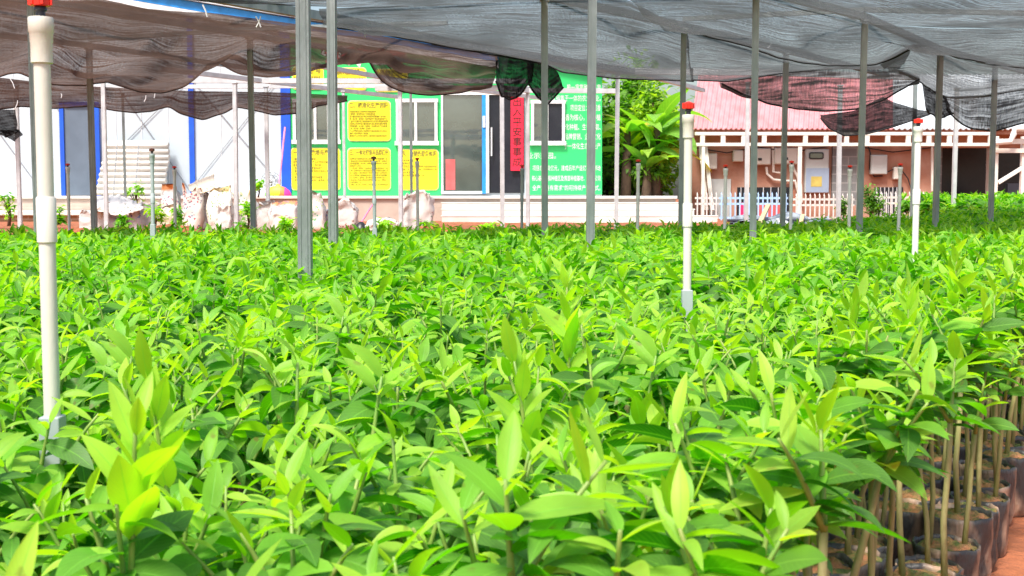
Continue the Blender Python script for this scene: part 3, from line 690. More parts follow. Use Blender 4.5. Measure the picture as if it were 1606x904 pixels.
solo('magenta_sheet', MB().pbox(1160, 318, 1172, 346, 25.6, .03), M['magenta'], 'narrow magenta sheet standing behind the blue fence', 'sheet')
solo('red_sheet', MB().pbox(1188, 320, 1228, 346, 25.7, .03), M['red_sheet'], 'faded red sheet standing behind the blue fence', 'sheet')
# bundle of black pipes under film, planks leaning
for i in range(7):
    y = 346 + (i % 4) * 4.2; d = 19.5 + .12 * (i % 3) - .1 * (i // 4); x0 = 1140 + 4 * (i % 3); x1 = 1312 - 5 * (i % 4)
    solo('black_pipe', MB().tube([at(x0, y, d), at((x0 + x1) / 2, y - 1, d), at(x1, y + 1, d)], .022, 10), M['hdpe'], 'long black water pipe in the bundle lying before the blue fence', 'pipe', 'black pipes stacked before the fence', smooth=True)
def cloth_rect(x0, y0, x1, y1, d0, d1, amp, n=24):
    m_ = MB()
    for j in range(n + 1):
        for i in range(n + 1):
            a, b_ = i / n, j / n; p = at(x0 + (x1 - x0) * a, y0 + (y1 - y0) * b_, d0 + (d1 - d0) * b_)
            m_.v.append((p.x, p.y + amp * noise.noise((a * 5, b_ * 4, d0)), p.z + amp * noise.noise((a * 4, b_ * 3, 7 + d0))))
    for j in range(n):
        for i in range(n): k_ = j * (n + 1) + i; m_.f.append((k_, k_ + n + 1, k_ + n + 2, k_ + 1))
    return m_
solo('plastic_film', cloth_rect(1150, 338, 1300, 352, 20.0, 19.3, .12), M['film'], 'crumpled grey plastic film spread over the black pipes', 'plastic film', smooth='all')
solo('timber', MB().bar(at(1190, 354, 19.0), at(1205, 322, 20.2), .07, .04), M['wood'], 'long yellowish timber leaning up from the black pipes', 'timber')
solo('timber', MB().bar(at(1254, 358, 19.0), at(1259, 338, 19.6), .06, .04), M['wood'], 'short yellowish timber stub standing at the end of the black pipes', 'timber')

# ---------------------------------------------------------------- trees and bushes
def foliage(P, name, m, parent, n=4):
    v, q, u, a = leaves_geo(P, n)
    org = ORG[parent.name]; v = v - np.array(org)
    o = bpy.data.objects.new(name, npmesh(name, v, q, m, u, a)); COL.objects.link(o); o.parent = parent; ORG[o.name] = org
    return o
def leafy(c, rad, N, L0, L1, seed, ages=(0, 1), clumps=14, flat=False):
    r = random.Random(seed); P = []
    cl = []
    for i in range(clumps):
        while True:
            p = Vector((r.uniform(-1, 1), r.uniform(-1, 1), r.uniform(-1, 1)))
            if p.length < 1: break
        cl.append((Vector((c[0] + p.x * rad[0] * .8, c[1] + p.y * rad[1] * .8, c[2] + p.z * rad[2] * .8)), r.uniform(.25, .45), r.uniform(*ages)))
    for i in range(N):
        q, s, ag = r.choice(cl)
        g = Vector((r.gauss(0, 1), r.gauss(0, 1), r.gauss(0, 1))) * s * .55
        p = q + Vector((g.x * rad[0], g.y * rad[1], g.z * rad[2]))
        L = r.uniform(L0, L1)
        P.append((p.x, p.y, p.z, r.uniform(0, 6.28), r.uniform(-.7, .7), r.uniform(-.6, .6), L, L * r.uniform(.3, .45), r.uniform(.1, 1), .2, min(1, max(0, ag + r.uniform(-.25, .25)))))
    return P, cl
def bush(px, py_base, py_top, wpx, d, N, L0, L1, label, seed, name='shrub', cat='shrub', ages=(0, .8), group=None, mkey='tree_leaf', clumps=14, zb=None):
    b = at(px, py_base, d); tp = at(px, py_top, d); h = tp.z - b.z; zb = b.z if zb is None else zb
    t = thing(name, (b.x, d, zb), label, cat, group); r = random.Random(seed)
    P, cl = leafy((b.x, d, b.z + h * .55), (wpx * d / F / 2, wpx * d / F / 2 * .8, h * .5), N, L0, L1, seed, ages, clumps)
    s = MB(); s.tube([(b.x, d, zb), (b.x + .03, d, b.z + h * .35), (b.x, d + .02, b.z + h * .7)], [.05 * h, .035 * h, .012 * h], 7)
    for q, _, _ in cl: s.tube([(b.x + .02, d, b.z + h * r.uniform(.2, .45)), ((b.x + q.x) / 2, (d + q.y) / 2, q.z - .1 * h), q], [.02 * h, .013 * h, .004 * h], 5)
    s.build('trunk', M['bark'], t, smooth='all')
    foliage(P, 'crown', M[mkey], t)
    return t
TG = 'trees between office and house'
bush(1000, 330, 105, 170, 30.5, 5200, .16, .34, 'tall dark leafy tree standing behind the banana plants', 11, 'tree', 'tree', (.1, .6), None, clumps=34, zb=.28)
bush(1030, 320, 122, 95, 28.2, 3000, .12, .26, 'bright green leafy tree between the banana plants and the red roof', 12, 'tree', 'tree', (.5, 1.0), None, clumps=26, zb=.28)
bush(958, 330, 130, 60, 28.6, 1700, .14, .28, 'dark narrow tree squeezed against the green office corner', 13, 'tree', 'tree', (.2, .8), None, clumps=18, zb=.28)
bush(1000, 310, 235, 130, 27.4, 1500, .12, .25, 'low dark undergrowth shrub behind the top of the steps', 14, 'shrub', 'shrub', (0, .5), None, zb=.28)
bush(1365, 344, 292, 46, 24.6, 900, .05, .11, 'dark rounded bush against the white picket fence', 15, 'shrub', 'shrub', (0, .35), None)
bush(1322, 344, 306, 22, 24.4, 350, .05, .10, 'small brownish shrub at the foot of the grey block pier', 16, 'shrub', 'shrub', (0, .3), None)
bush(1440, 346, 298, 30, 24.3, 500, .06, .11, 'yellowish green shrub growing through the white picket fence', 17, 'shrub', 'shrub', (.6, 1), None)
# bananas
def banana(px, base_py, d, h, n, seed, label, yellow=0, Lr=(1.0, 1.6)):
    b = at(px, base_py, d); r = random.Random(seed); zb = .28
    t = thing('banana_plant', (b.x, d, zb), label, 'banana plant', 'banana plants by the steps')
    s = MB(); s.tube([(b.x, d, zb), (b.x + .03, d, zb + h * .5), (b.x + .05, d, zb + h)], [.14, .11, .07], 10); s.build('trunk', M['bark'], t, smooth='all')
    P = []
    for i in range(n):
        L = r.uniform(*Lr); az = i * 2.4 + r.uniform(-.4, .4)
        P.append((b.x + .05, d, zb + h * r.uniform(.6, 1.0), az, r.uniform(.5, 1.25), r.uniform(-.5, .5), L, L * r.uniform(.27, .36), r.uniform(.7, 1.9), .15, 1.0 if i < yellow else r.uniform(.3, .75)))
    foliage(P, 'crown', M['banana_leaf'], t, 12)
banana(980, 300, 26.9, 2.0, 14, 1, 'banana plant with broad green leaves beside the green office corner')
banana(1026, 300, 27.0, 2.1, 13, 2, 'banana plant with a hanging yellow leaf next to the red roof', 2)
banana(1012, 300, 26.8, 1.3, 10, 3, 'lower banana plant in the middle above the steps', 0, (.8, 1.2))
# small sunlit plants on the left and by the sacks
for i, (px, pb, pt, wd, d, lab) in enumerate(((14, 356, 297, 36, 20, 'light green sapling in front of the brick plinth at the left end'), (92, 352, 322, 16, 20.5, 'tiny seedling on the red earth next to the thick white riser'),
        (212, 345, 282, 26, 21, 'light green sapling in front of the slate door'), (242, 362, 318, 30, 17.0, 'feathery green sapling between the grey sack and orange topped sacks'),
        (276, 364, 325, 24, 16.6, 'spindly sapling with pale narrow leaves before the orange topped sacks'), (388, 362, 318, 26, 17.0, 'yellowish sapling growing in front of the last patterned sack'),
        (192, 366, 340, 18, 16.6, 'tiny yellowish sapling beside the covered sacks'), (452, 368, 340, 26, 16.2, 'low leafy weed before the dusty sack with orange inside'), (604, 366, 344, 36, 16.2, 'low leafy weed in front of the lying white sack'),
        (668, 366, 345, 40, 16.2, 'bushy weed in front of the tall open white sack'), (405, 310, 282, 18, 23.8, 'pale potted-size plant beside the wire fan guard'), (760, 366, 350, 40, 16.0, 'low weed below the red banner'))):
    bush(px, pb, pt, wd, d, 130, .06, .13, lab, 40 + i, 'sapling', 'sapling', (.45, 1), 'saplings round the yard', 'leaf', 6)
# red earth heaps
def heap(px, py, d, wx, wy, h, label):
    c = at(px, py, d); m_ = MB(); n = 22
    for j in range(n + 1):
        for i in range(n + 1):
            a, b_ = i / n * 2 - 1, j / n * 2 - 1; q = max(0, 1 - a * a - b_ * b_)
            z = h * q * (1 + .5 * noise.noise((a * 3 + px, b_ * 3, 0))) + .05 * q * noise.noise((a * 9, b_ * 9, px))
            m_.v.append((c.x + a * wx, d + b_ * wy, gh(0, d + b_ * wy) - .03 + z))
    for j in range(n):
        for i in range(n): k_ = j * (n + 1) + i; m_.f.append((k_, k_ + 1, k_ + n + 2, k_ + n + 1))
    solo('earth_heap', m_, M['soil'], label, 'heap of earth', 'heaps of red earth', smooth='all')
heap(262, 360, 15.2, 1.0, .7, .26, 'wide heap of red earth before the orange topped sacks')
heap(120, 362, 15.5, .8, .6, .24, 'heap of red earth next to the thick white riser pipe')
heap(360, 362, 15.6, .5, .5, .22, 'small heap of red earth below the yellow topped sack')
heap(690, 362, 16.2, .7, .5, .22, 'heap of pale red earth beside the tall open white sack')

# ---------------------------------------------------------------- sacks
def sack(px0, px1, py0, py1, d, key, label, seed, lying=False, tilt=0.0, openm=False):
    a = at((px0 + px1) / 2, py1, d); W = (px1 - px0) * d / F; H = (py1 - py0) * d / F; r = random.Random(seed)
    t = MB(); nr, ns = 18, 28; D = min(.42, max(.22, (H if lying else W) * .75))
    for i in range(nr + 1):
        v = i / nr
        if lying:
            wv = math.sin(math.pi * min(max(v, .02), .98)) ** .4; dv = wv
        else:
            wv = .86 + .14 * math.sin(math.pi * min(1, v * 1.1)) - .16 * max(0, v - .8) * 5 * max(0, math.sin(seed * 2.3))
            dv = min(1, .75 + v * 2) * (1 if v < .55 else max(.10, 1 - ((v - .55) / .45) ** 1.6 * (.92 if not openm else .4)))
        for j in range(ns):
            g = 2 * math.pi * j / ns; c, s = math.cos(g), math.sin(g); e = .6
            x = math.copysign(abs(c) ** e, c) * W / 2 * wv; y = math.copysign(abs(s) ** e, s) * D / 2 * dv
            z = H * v; q = max(0, v - .6) / .4
            if not lying:
                x += W * .16 * math.sin(seed * 1.7) * q * q
                y += -.09 * q * q * (1 if seed % 3 else -1) + .02 * q * math.sin(c * 9 + seed)
                z += H * .10 * q * noise.noise((c * 1.8 + seed, 0, 1)) + H * (.11 if seed % 2 else .03) * q * (abs(c) ** 2 - .4) + H * .05 * q * math.sin(x / W * 11 + seed)
            k_ = .09 * W * noise.noise((c * 1.4 + seed * 3, s * 1.4, v * 4)) + .04 * W * noise.noise((c * 4 + seed, s * 4, v * 7)) + .035 * W * abs(noise.noise((c * 7 + seed, s * 7, v * 8))) + .16 * W * (abs(noise.noise((c * 1.9 + seed * 5, s * 1.9, v * 3.1))) - .25) * (.4 + v)
            t.v.append((a.x + x * (1 + k_ / W * 1.4) + tilt * z, d + y + k_ * .9, a.z - .02 + z + k_ * .5))
    for i in range(nr):
        for j in range(ns): t.f.append((i * ns + j, i * ns + (j + 1) % ns, (i + 1) * ns + (j + 1) % ns, (i + 1) * ns + j))
    t.f.append(tuple(range(ns - 1, -1, -1)))
    if not openm: t.f.append(tuple(nr * ns + j for j in range(ns)))
    o = solo('sack', t, M[key], label, 'sack', 'sacks heaped before the office', (a.x, d, a.z - .02), smooth='all')
    o.scale = (1, 1, 1)
    if openm: o.modifiers.new('thickness', 'SOLIDIFY').thickness = .012
    return o
for i, a in enumerate((
    (126, 152, 328, 366, 18.4, 'sack_white', 'pale standing sack at the left end of the sack row'),
    (149, 172, 330, 366, 18.3, 'sack_white', 'standing sack under the left part of the loose white cover'),
    (168, 205, 332, 366, 18.3, 'sack_grey', 'wider greyish sack under the right part of the loose white cover'),
    (205, 229, 327, 367, 18.2, 'sack_grey', 'grey sack with a blue patch beside the covered sacks'),
    (222, 258, 316, 366, 18.7, 'sack_white', 'white sack slumping behind the feathery green sapling'),
    (259, 288, 292, 367, 18.3, 'sack_orange', 'left one of the two orange topped sacks'),
    (284, 317, 296, 367, 18.1, 'sack_orange', 'right one of the two orange topped sacks'),
    (312, 339, 303, 366, 18.5, 'sack_white', 'patterned white sack squeezed behind the yellow topped sack'),
    (329, 370, 296, 367, 18.0, 'sack_yellow', 'yellow topped bulging sack in the middle of the row'),
    (364, 399, 300, 364, 18.3, 'sack_yellow', 'patterned sack ending the tall part of the row'),
    (404, 434, 317, 365, 18.2, 'sack_white', 'dull white sack below the rainbow broom'),
    (424, 470, 315, 366, 18.0, 'sack_orange', 'dusty slumped sack with orange inside, left of the thick post'),
    (486, 513, 300, 364, 18.4, 'sack_green', 'white sack with green print between the two thick grey posts'),
    (527, 562, 311, 358, 18.3, 'sack_white', 'bright white open sack just right of the second thick post'),
    (246, 272, 322, 366, 18.0, 'sack_beige', 'small tan sack in front of the left orange topped sack'), (340, 366, 322, 367, 17.6, 'sack_white', 'low white sack in front of the yellow topped one'), (376, 412, 312, 364, 18.8, 'sack_white', 'white sack behind the dark post at the row end'),
    (462, 492, 326, 365, 18.5, 'sack_white', 'white sack mostly behind the thickest post'), (508, 532, 328, 365, 18.6, 'sack_grey', 'greyish sack between the green printed sack and the bright white open sack'),
    (630, 680, 299, 364, 18.2, 'sack_white', 'tall open white sack standing under the middle window'))):
    sack(*a, seed=i + 1, tilt=random.uniform(-.1, .1), openm=i in (13, 19))
def drape(top, bot, d0, d1, amp, m, name, label, cat, grp=None, n=28):
    T = resample([(*at(x, y, d0),) for x, y in top], n + 1); B = resample([(*at(x, y, d1),) for x, y in bot], n + 1); m_ = MB()
    for j in range(n + 1):
        v = j / n
        for i in range(n + 1):
            p = T[i] * (1 - v) + B[i] * v; q = abs(noise.noise((i * .18, v * 2.2, d0 * 3))) - .2 + .4 * noise.noise((i * .5, v * 5, d1))
            m_.v.append((p[0] + amp * .4 * q, p[1] - .12 * math.sin(math.pi * v * .8) + amp * q, p[2] + amp * .8 * q))
    for j in range(n):
        for i in range(n): k_ = j * (n + 1) + i; m_.f.append((k_, k_ + n + 1, k_ + n + 2, k_ + 1))
    o = solo(name, m_, M[m], label, cat, grp, smooth='all'); o.modifiers.new('thickness', 'SOLIDIFY').thickness = .012
    return o
drape([(150, 312), (168, 307), (188, 306), (222, 321)], [(145, 334), (160, 324), (172, 331), (188, 338), (203, 336), (228, 326)], 18.6, 18.05, .10, 'sack_white', 'loose_cover', 'loose white cover draped over the left sacks', 'cover')
drape([(294, 291), (310, 283), (334, 274)], [(308, 303), (322, 302), (345, 294)], 18.5, 18.1, .06, 'sack_beige', 'sack', 'empty beige sack flung on top of the orange topped sacks', 'sack', 'sacks heaped before the office')
sack(572, 627, 340, 367, 17.9, 'sack_white', 'white sack lying flat on the earth beside the grey riser', 33, True)

# broom, wire guard, leaning stick
b = at(436, 312, 24.4); br = thing('broom', (b.x, 24.4, PT), 'rainbow bristled broom with a pink pole leaning at the blue corner post', 'broom')
h = MB(); h.lathe((b.x, 24.4, PT), [(.27, 0), (.265, .05), (.23, .11), (.15, .17), (.05, .2), (.02, .24)], 24); h.v = [(x, 24.4 + (y - 24.4) * .4, z) for x, y, z in h.v]
h.build('bristles', M['rainbow'], br, smooth='all')
MB().tube([(b.x + .02, 24.4, PT + .2), at(447, 200, 25.2)], .018, 8).build('handle', M['pink'], br)
g = MB(); c = at(425, 285, 24.6)
for rr in (.2, .15, .1, .05): g.tube([(c.x + rr * math.cos(k * .3142), 24.6 - .06 * (1 - rr / .2), c.z + rr * math.sin(k * .3142)) for k in range(21)], .006, 5)
for k in range(12): g.tube([(c.x, 24.54, c.z), (c.x + .2 * math.cos(k * .5236), 24.6, c.z + .2 * math.sin(k * .5236))], .004, 5)
fn = thing('floor_fan', (c.x, 24.62, PT), 'round wire fan guard on the platform beside the rainbow broom', 'fan')
g.build('guard', M['steel_wire'], fn); MB().tube([(c.x, 24.62, PT), (c.x, 24.62, c.z)], .02, 8).build('stand', M['steel_wire'], fn); MB().lathe((c.x, 24.62, PT), [(.15, 0), (.14, .03), (.03, .05)], 18).build('base', M['pink'], fn)
b = at(566, 350, 17.9); t = thing('mop', (b.x, 17.9, gh(0, 17.9)), 'mop with dark head and pinkish pole leaning right of the bright white sack', 'mop')
MB().tube([(b.x, 17.9, b.z), at(589, 314, 18.6)], .014, 8).build('handle', M['pink'], t)
m_ = MB(); m_.lathe((b.x, 17.9, b.z - .13), [(.12, 0), (.10, .06), (.07, .11), (.02, .15)], 14); m_.build('head', M['black_plastic'], t, smooth='all')

# ---------------------------------------------------------------- shade house: posts, beams
H = 2.30
def post(px, py_ref, d, label, wid=.05, top=H, m='galv', group='posts of the shade house'):
    p = at(px, py_ref, d); zb = gh(p.x, d)
    t = thing('shade_post', (p.x, d, zb), label, 'post', group)
    w2 = wid / 2; s = MB()
    # lipped C section
    for x0, y0, x1, y1 in ((-w2, -w2, w2, -w2 + .006), (-w2, -w2 + .0062, -w2 + .006, w2), (w2 - .006, -w2 + .0062, w2, w2), (-w2 + .0062, w2 - .006, -w2 * .3, w2), (w2 * .3, w2 - .006, w2 - .0062, w2)):
        s.box((p.x + x0, d + y0, zb), (p.x + x1, d + y1, top))
    for xx in (-.5, .5): s.box((p.x + xx * w2 - .002, d - w2 - .003, zb), (p.x + xx * w2 + .002, d - w2 - .0002, top - .01))
    s.build('upright', M[m], t)
    t.rotation_euler = (random.uniform(-.004, .004), random.uniform(-.005, .005), random.uniform(-.2, .2))
    q = MB(); q.box((p.x - w2 - .012, d - w2 - .012, top - .012), (p.x + w2 + .012, d + w2 + .012, top + .004)); q.build('cap_plate', M[m], t)
    return p
posts = {}
for key, px, d, lab in (('a', 476, 4.75, 'thickest grey post of all, in front of the left window'), ('b', 521, 7.3, 'dark grey post just right of the thickest one, meeting the leaves beyond it'),
        ('c', 926, 7.6, 'thick grey post crossing the white lettering on the green wall'), ('d', 855, 9.5, 'grey post in front of the right window, under the net knot'),
        ('e', 1183, 9.2, 'thick grey post left of the cream inverter boxes'), ('f', 1069, 11.15, 'grey post right behind the riser with the red head at the bananas'),
        ('g', 1350, 10.6, 'grey post in front of the grey block pier'), ('h', 396, 11.8, 'dark grey post at the right end of the sack row'), ('i', 145, 12.6, 'grey post beside the slate door'),
        ('j', 1229, 13.0, 'grey post between the two inverter boxes'), ('k', 1470, 12.9, 'grey post at the left jamb of the dark open bay'), ('l', 1557, 14.3, 'grey post at the right side of the dark open bay'),
        ('m', 1433, 16.3, 'grey post rising behind the cream riser with the pink head'), ('n', 56, 9.0, 'dark post mostly hidden behind the nearest cream riser')):
    posts[key] = post(px, 230, d, lab)
WG = 'bare sunlit posts beyond the nets'
wp = {}
for key, px, d, lab in (('1', 164, 17.4, 'white sunlit post left of the corrugated sheets'), ('2', 369, 17.6, 'white sunlit post at the yellow topped sack'), ('3', 419, 18.2, 'white sunlit post left of the blue corner post'),
        ('4', 628, 17.8, 'pale post at the left edge of the middle window'), ('5', 645, 18.6, 'grey thin post in front of the middle window'), ('6', 788, 17.6, 'white post in front of the dark entrance door'),
        ('7', 828, 18.2, 'white post right of the red banner'), ('8', 967, 16.2, 'white post before the banana plants'), ('9', 1172, 17.6, 'thin white post left of the inverter boxes'),
        ('0', 1498, 18.5, 'thin white post inside the dark open bay'), ('x', 1317, 18.0, 'thin white post before the grey block pier'), ('y', 195, 19.5, 'thin grey post in front of the corrugated sheets'), ('z', 28, 18, 'thin pale post at the left edge with the tied net'),
        ('v', 540, 19, 'thin pale post left of the middle notice boards')):
    wp[key] = post(px, 230, d, lab, .055 if key not in '5yv' else .04, 2.42, 'galv_sunlit' if key not in '5y' else 'galv', WG)
def beam(name, pts, wx, wy, m, label, grp):
    q = MB()
    for a, b_ in zip(pts[:-1], pts[1:]): q.bar(a, b_, wx, wy)
    return solo(name, q, M[m], label, 'beam', grp)
BG = 'beams carrying the shade nets'
def tp(k, dz=.03): p = posts[k]; return Vector((p.x, p.y, H + dz))
def ext(a, b_, t): return a + (b_ - a) * t
beam('roof_purlin', [ext(tp('c'), tp('a'), 1.8), tp('c'), tp('e'), tp('g'), tp('k'), tp('l'), ext(tp('k'), tp('l'), 1.8)], .05, .06, 'galv', 'grey roof beam running over the posts in front of the pink house', BG)
beam('roof_purlin', [ext(tp('d'), tp('b'), 2), tp('d'), tp('f'), tp('j'), ext(tp('f'), tp('j'), 2.4)], .05, .06, 'galv', 'grey roof beam over the post beside the bananas', BG)
b1, b2 = at(250, -14, 9.1), at(835, 92, 13.3)
bz = H + .03
pts = [Vector((-3.3, 8.0, bz)), Vector((-2.44, 9.4, bz)), Vector((at(560, 46, 10.9).x, 10.9, bz - .01)), Vector((at(700, 72, 12.2).x, 12.2, bz - .01)), Vector((at(832, 92, 13.3).x, 13.3, bz - .02)), Vector((1.5, 15.2, bz))]
beam('roof_purlin', pts, .065, .075, 'galv', 'thick grey beam slanting from the top edge down to the net knot', BG)
beam('roof_purlin', [Vector((-4.6, 9.0, bz)), Vector((posts['h'].x - 1.2, 9.8, bz)), tp('h'), ext(Vector((posts['h'].x - 1.2, 9.8, bz)), tp('h'), 2.2)], .05, .05, 'galv', 'grey beam over the post at the end of the sacks', BG)
beam('roof_purlin', [Vector((-6, 10.3, bz)), tp('i'), Vector((-2.8, 15.5, bz))], .05, .05, 'galv', 'grey beam over the post beside the slate door', BG)
beam('cross_bar', [Vector((-2.4, 10.2, H + .09)), tp('d', .09), tp('e', .09)], .04, .04, 'galv', 'slim cross bar near the top edge above the middle window', BG)
beam('cross_bar', [tp('f', .09), tp('g', .09), Vector((5.2, 10.9, H + .09))], .04, .04, 'galv', 'slim cross bar over the post at the grey block pier', BG)
beam('cross_bar', [tp('i', .09), tp('h', .09), Vector((-.6, 11.4, H + .09))], .04, .04, 'galv', 'slim cross bar over the sacks', BG)
WB = 'bare white beams beyond the nets'
def wt(x, d, dz=0): return Vector((Xp(x, d), d, 2.42 + dz))
beam('bare_rafter', [Vector((-8, 17.5, 2.45)), Vector((wp['4'].x, 17.7, 2.45)), Vector((.2, 17.7, 2.45))], .06, .07, 'galv_sunlit', 'white bare beam crossing in front of the green upper wall', WB)
beam('bare_rafter', [Vector((-2, 17.9, 2.36)), Vector((wp['6'].x, 17.75, 2.36)), Vector((wp['7'].x, 18.2, 2.36)), Vector((1.6, 18.3, 2.36))], .06, .07, 'galv_sunlit', 'white bare beam above the entrance door', WB)
beam('bare_rafter', [Vector((-7, 19.2, 2.5)), Vector((-1.7, 19.0, 2.5)), Vector((-.9, 18.8, 2.47))], .06, .06, 'galv_sunlit', 'white bare beam above the left window', WB)
beam('bare_rafter', [Vector((-4.6, 16.0, 2.45)), Vector((-1.9, 20.5, 2.45))], .06, .06, 'galv_sunlit', 'white bare rafter slanting over the sack row', WB)
beam('bare_rafter', [Vector((-2.6, 16.0, 2.5)), Vector((wp['4'].x, 18.2, 2.5)), Vector((.6, 21.5, 2.5))], .06, .06, 'galv_sunlit', 'white bare rafter slanting past the curly title', WB)
beam('bare_rafter', [Vector((wp['8'].x - .4, 15.4, 2.44)), Vector((wp['8'].x, 16.2, 2.44)), Vector((3.4, 16.4, 2.44)), Vector((5.6, 17, 2.44))], .06, .08, 'galv_sunlit', 'white bare beam over the banana plants', WB)
beam('bare_rafter', [Vector((wp['8'].x, 16.25, 2.5)), Vector((3.1, 19.8, 2.5))], .06, .06, 'galv_sunlit', 'white bare rafter slanting towards the red roof', WB)

# ---------------------------------------------------------------- shade nets
NG = 'sagging shade nets'
def smooth_(a, k=2):
    for _ in range(k):
        b = a.copy(); b[1:-1] = a[1:-1] * .5 + (a[:-2] + a[2:]) * .25; a = b
    return a
def net(top, bot, m, label, nu=120, nv=24, sag=.05, wr=.03, world_top=False, hem=True, seed=0, fold=0):
    T = top if world_top else [tuple(at(*p)) for p in top]
    B = [tuple(at(*p)) for p in bot]
    T, B = smooth_(resample(T, nu)), smooth_(resample(B, nu))
    vs, uv = [], []
    lu = np.linalg.norm(T[-1] - T[0]); lv = max(.4, np.mean(np.linalg.norm(T - B, axis=1)))
    for j in range(nv + 1):
        v = j / nv
        for i in range(nu):
            u = i / (nu - 1); p = T[i] * (1 - v) + B[i] * v
            env = math.sin(math.pi * v) if v < .5 else max(.22, math.sin(math.pi * v)) * (1 if j < nv else .6)
            
            nz = noise.noise((u * lu * 1.3 + seed, v * lv * 1.3, seed)) + .5 * noise.noise((u * lu * 3.5, v * lv * 2 + seed, 3))
            fo = fold * math.sin(u * lu * 26 + 3 * noise.noise((u * 6, v * 2, seed))) * (.3 + .7 * v)
            vs.append((p[0] + .3 * wr * nz * env, p[1] + wr * nz * env + fo, p[2] - sag * env * (1 + .5 * noise.noise((u * lu, seed, 0))) + wr * nz * env * .7))
            uv.append((u * lu + .15 * nz, v * lv))
    idx = np.arange((nv + 1) * nu).reshape(nv + 1, nu)
    q = np.stack([idx[:-1, :-1], idx[1:, :-1], idx[1:, 1:], idx[:-1, 1:]], -1).reshape(-1, 4)
    vs = np.array(vs); org = vs[nv * nu + nu // 2].copy()
    t = thing('shade_net', tuple(org), label, 'shade net', NG)
    o = bpy.data.objects.new('cloth', npmesh('cloth', vs - org, q, M[m], np.array(uv))); COL.objects.link(o); o.parent = t; ORG[o.name] = ORG[t.name]
    if hem:
        MB().tube([vs[nv * nu + i] for i in range(nu)], .011, 5).build('hem', M['hem'], t)
    return t
net([(-11, 8.1, H + .1), (11, 8.1, H + .1)], [(-420, -60, 8.2), (-60, -24, 8.8), (160, -14, 9.1), (310, -6, 9.25), (540, 12, 9.9), (700, 6, 9.7), (855, -1, 9.45), (1000, -8, 9.2), (1190, -3, 9.35), (1350, 37, 10.6), (1480, 43, 10.8), (1660, 45, 10.9), (2000, 30, 10.4)],
    'net_grey', 'wide grey shade net directly overhead along the top edge', 160, 40, .06, .12, True, False, 1)
net([(980, -6, 9.25), (1190, -3, 9.36), (1350, 38, 10.66), (1480, 45, 10.86), (1700, 47, 10.9)],
    [(1072, 47, 11.15), (1173, 71, 12), (1220, 89, 12.6), (1260, 96, 12.8), (1300, 101, 12.9), (1370, 101, 12.9), (1410, 88, 12.8), (1436, 67, 12.3), (1460, 75, 12.5), (1500, 89, 12.9), (1606, 106, 13.6), (1760, 112, 13.7)],
    'net_grey', 'grey net bay spanning the middle and right grey posts below the top bay', 150, 24, .08, .12, seed=2, fold=.012)
net([(500, 14, 9.9), (680, 8, 9.72), (855, 0, 9.47), (930, -4, 9.37), (985, 0, 9.4), (1078, 48, 11.16)],
    [(520, 40, 10.7), (640, 60, 11.5), (760, 82, 12.8), (850, 98, 13.4), (880, 112, 13.6), (960, 121, 13.8), (1020, 124, 13.9), (1088, 126, 14)],
    'net_grey', 'grey net bay above the entrance, between the knot and the bananas', 120, 24, .06, .12, seed=3, fold=.012)
net([(1074, 49, 11.18), (1173, 72, 12.02), (1220, 90, 12.65), (1300, 102, 12.95), (1370, 102, 12.95), (1432, 70, 12.5)],
    [(1084, 125, 14.3), (1140, 127, 14.4), (1240, 113, 14.6), (1330, 105, 14.8), (1412, 106, 14.8)],
    'net_grey', 'grey net bay sloping down behind the post by the bananas', 120, 20, .03, .05, seed=4)
net([(1128, 126, 14.42), (1240, 112, 14.62), (1330, 104, 14.82), (1400, 106, 14.82), (1442, 120, 14.9)],
    [(1132, 130, 14.3), (1165, 146, 14.4), (1205, 161, 14.5), (1250, 170, 14.6), (1295, 174, 14.6), (1345, 170, 14.7), (1385, 156, 14.8), (1442, 123, 14.9)],
    'net_grey', 'deep pinkish net pouch hanging before the red roof', 110, 20, .08, .12, seed=5, fold=.012)
net([(1380, 102, 12.95), (1436, 68, 12.35), (1470, 80, 12.6), (1530, 98, 13.05), (1606, 108, 13.65), (1780, 114, 13.7)],
    [(1402, 108, 14.9), (1440, 126, 15.2), (1475, 150, 15.8), (1500, 154, 16), (1540, 150, 16), (1606, 139, 15.6), (1780, 132, 15.6)],
    'net_grey', 'grey net bay sloping down above the dark open bay', 110, 20, .04, .12, seed=6, fold=.012)
net([(1478, 152, 15.85), (1540, 149, 15.98), (1606, 138, 15.62), (1780, 130, 15.6)],
    [(1484, 172, 15.8), (1500, 190, 16), (1522, 203, 16.1), (1560, 207, 16.1), (1606, 194, 15.9), (1640, 192, 15.9), (1780, 190, 15.8)],
    'net_grey', 'bulging grey net bag hanging over the dark open bay', 100, 20, -.05, .14, seed=7, fold=.012)
net([(1446, 132, 15.3), (1484, 152, 15.8)], [(1452, 172, 15.4), (1466, 184, 15.5), (1478, 185, 15.6), (1494, 178, 15.8)], 'net_black', 'dark folded net strip hanging left of the grey net bag', 60, 16, 0, .04, seed=8, fold=.05)
net([(1286, 181, 16), (1340, 174, 16), (1385, 152, 16.2), (1400, 160, 16.2), (1456, 177, 16.3)],
    [(1287, 186, 16), (1300, 202, 16), (1325, 214, 16), (1360, 211, 16.1), (1400, 200, 16.2), (1458, 180, 16.3)],
    'net_black', 'dark smooth net bag below the pinkish pouch', 90, 20, -.03, .06, seed=9)
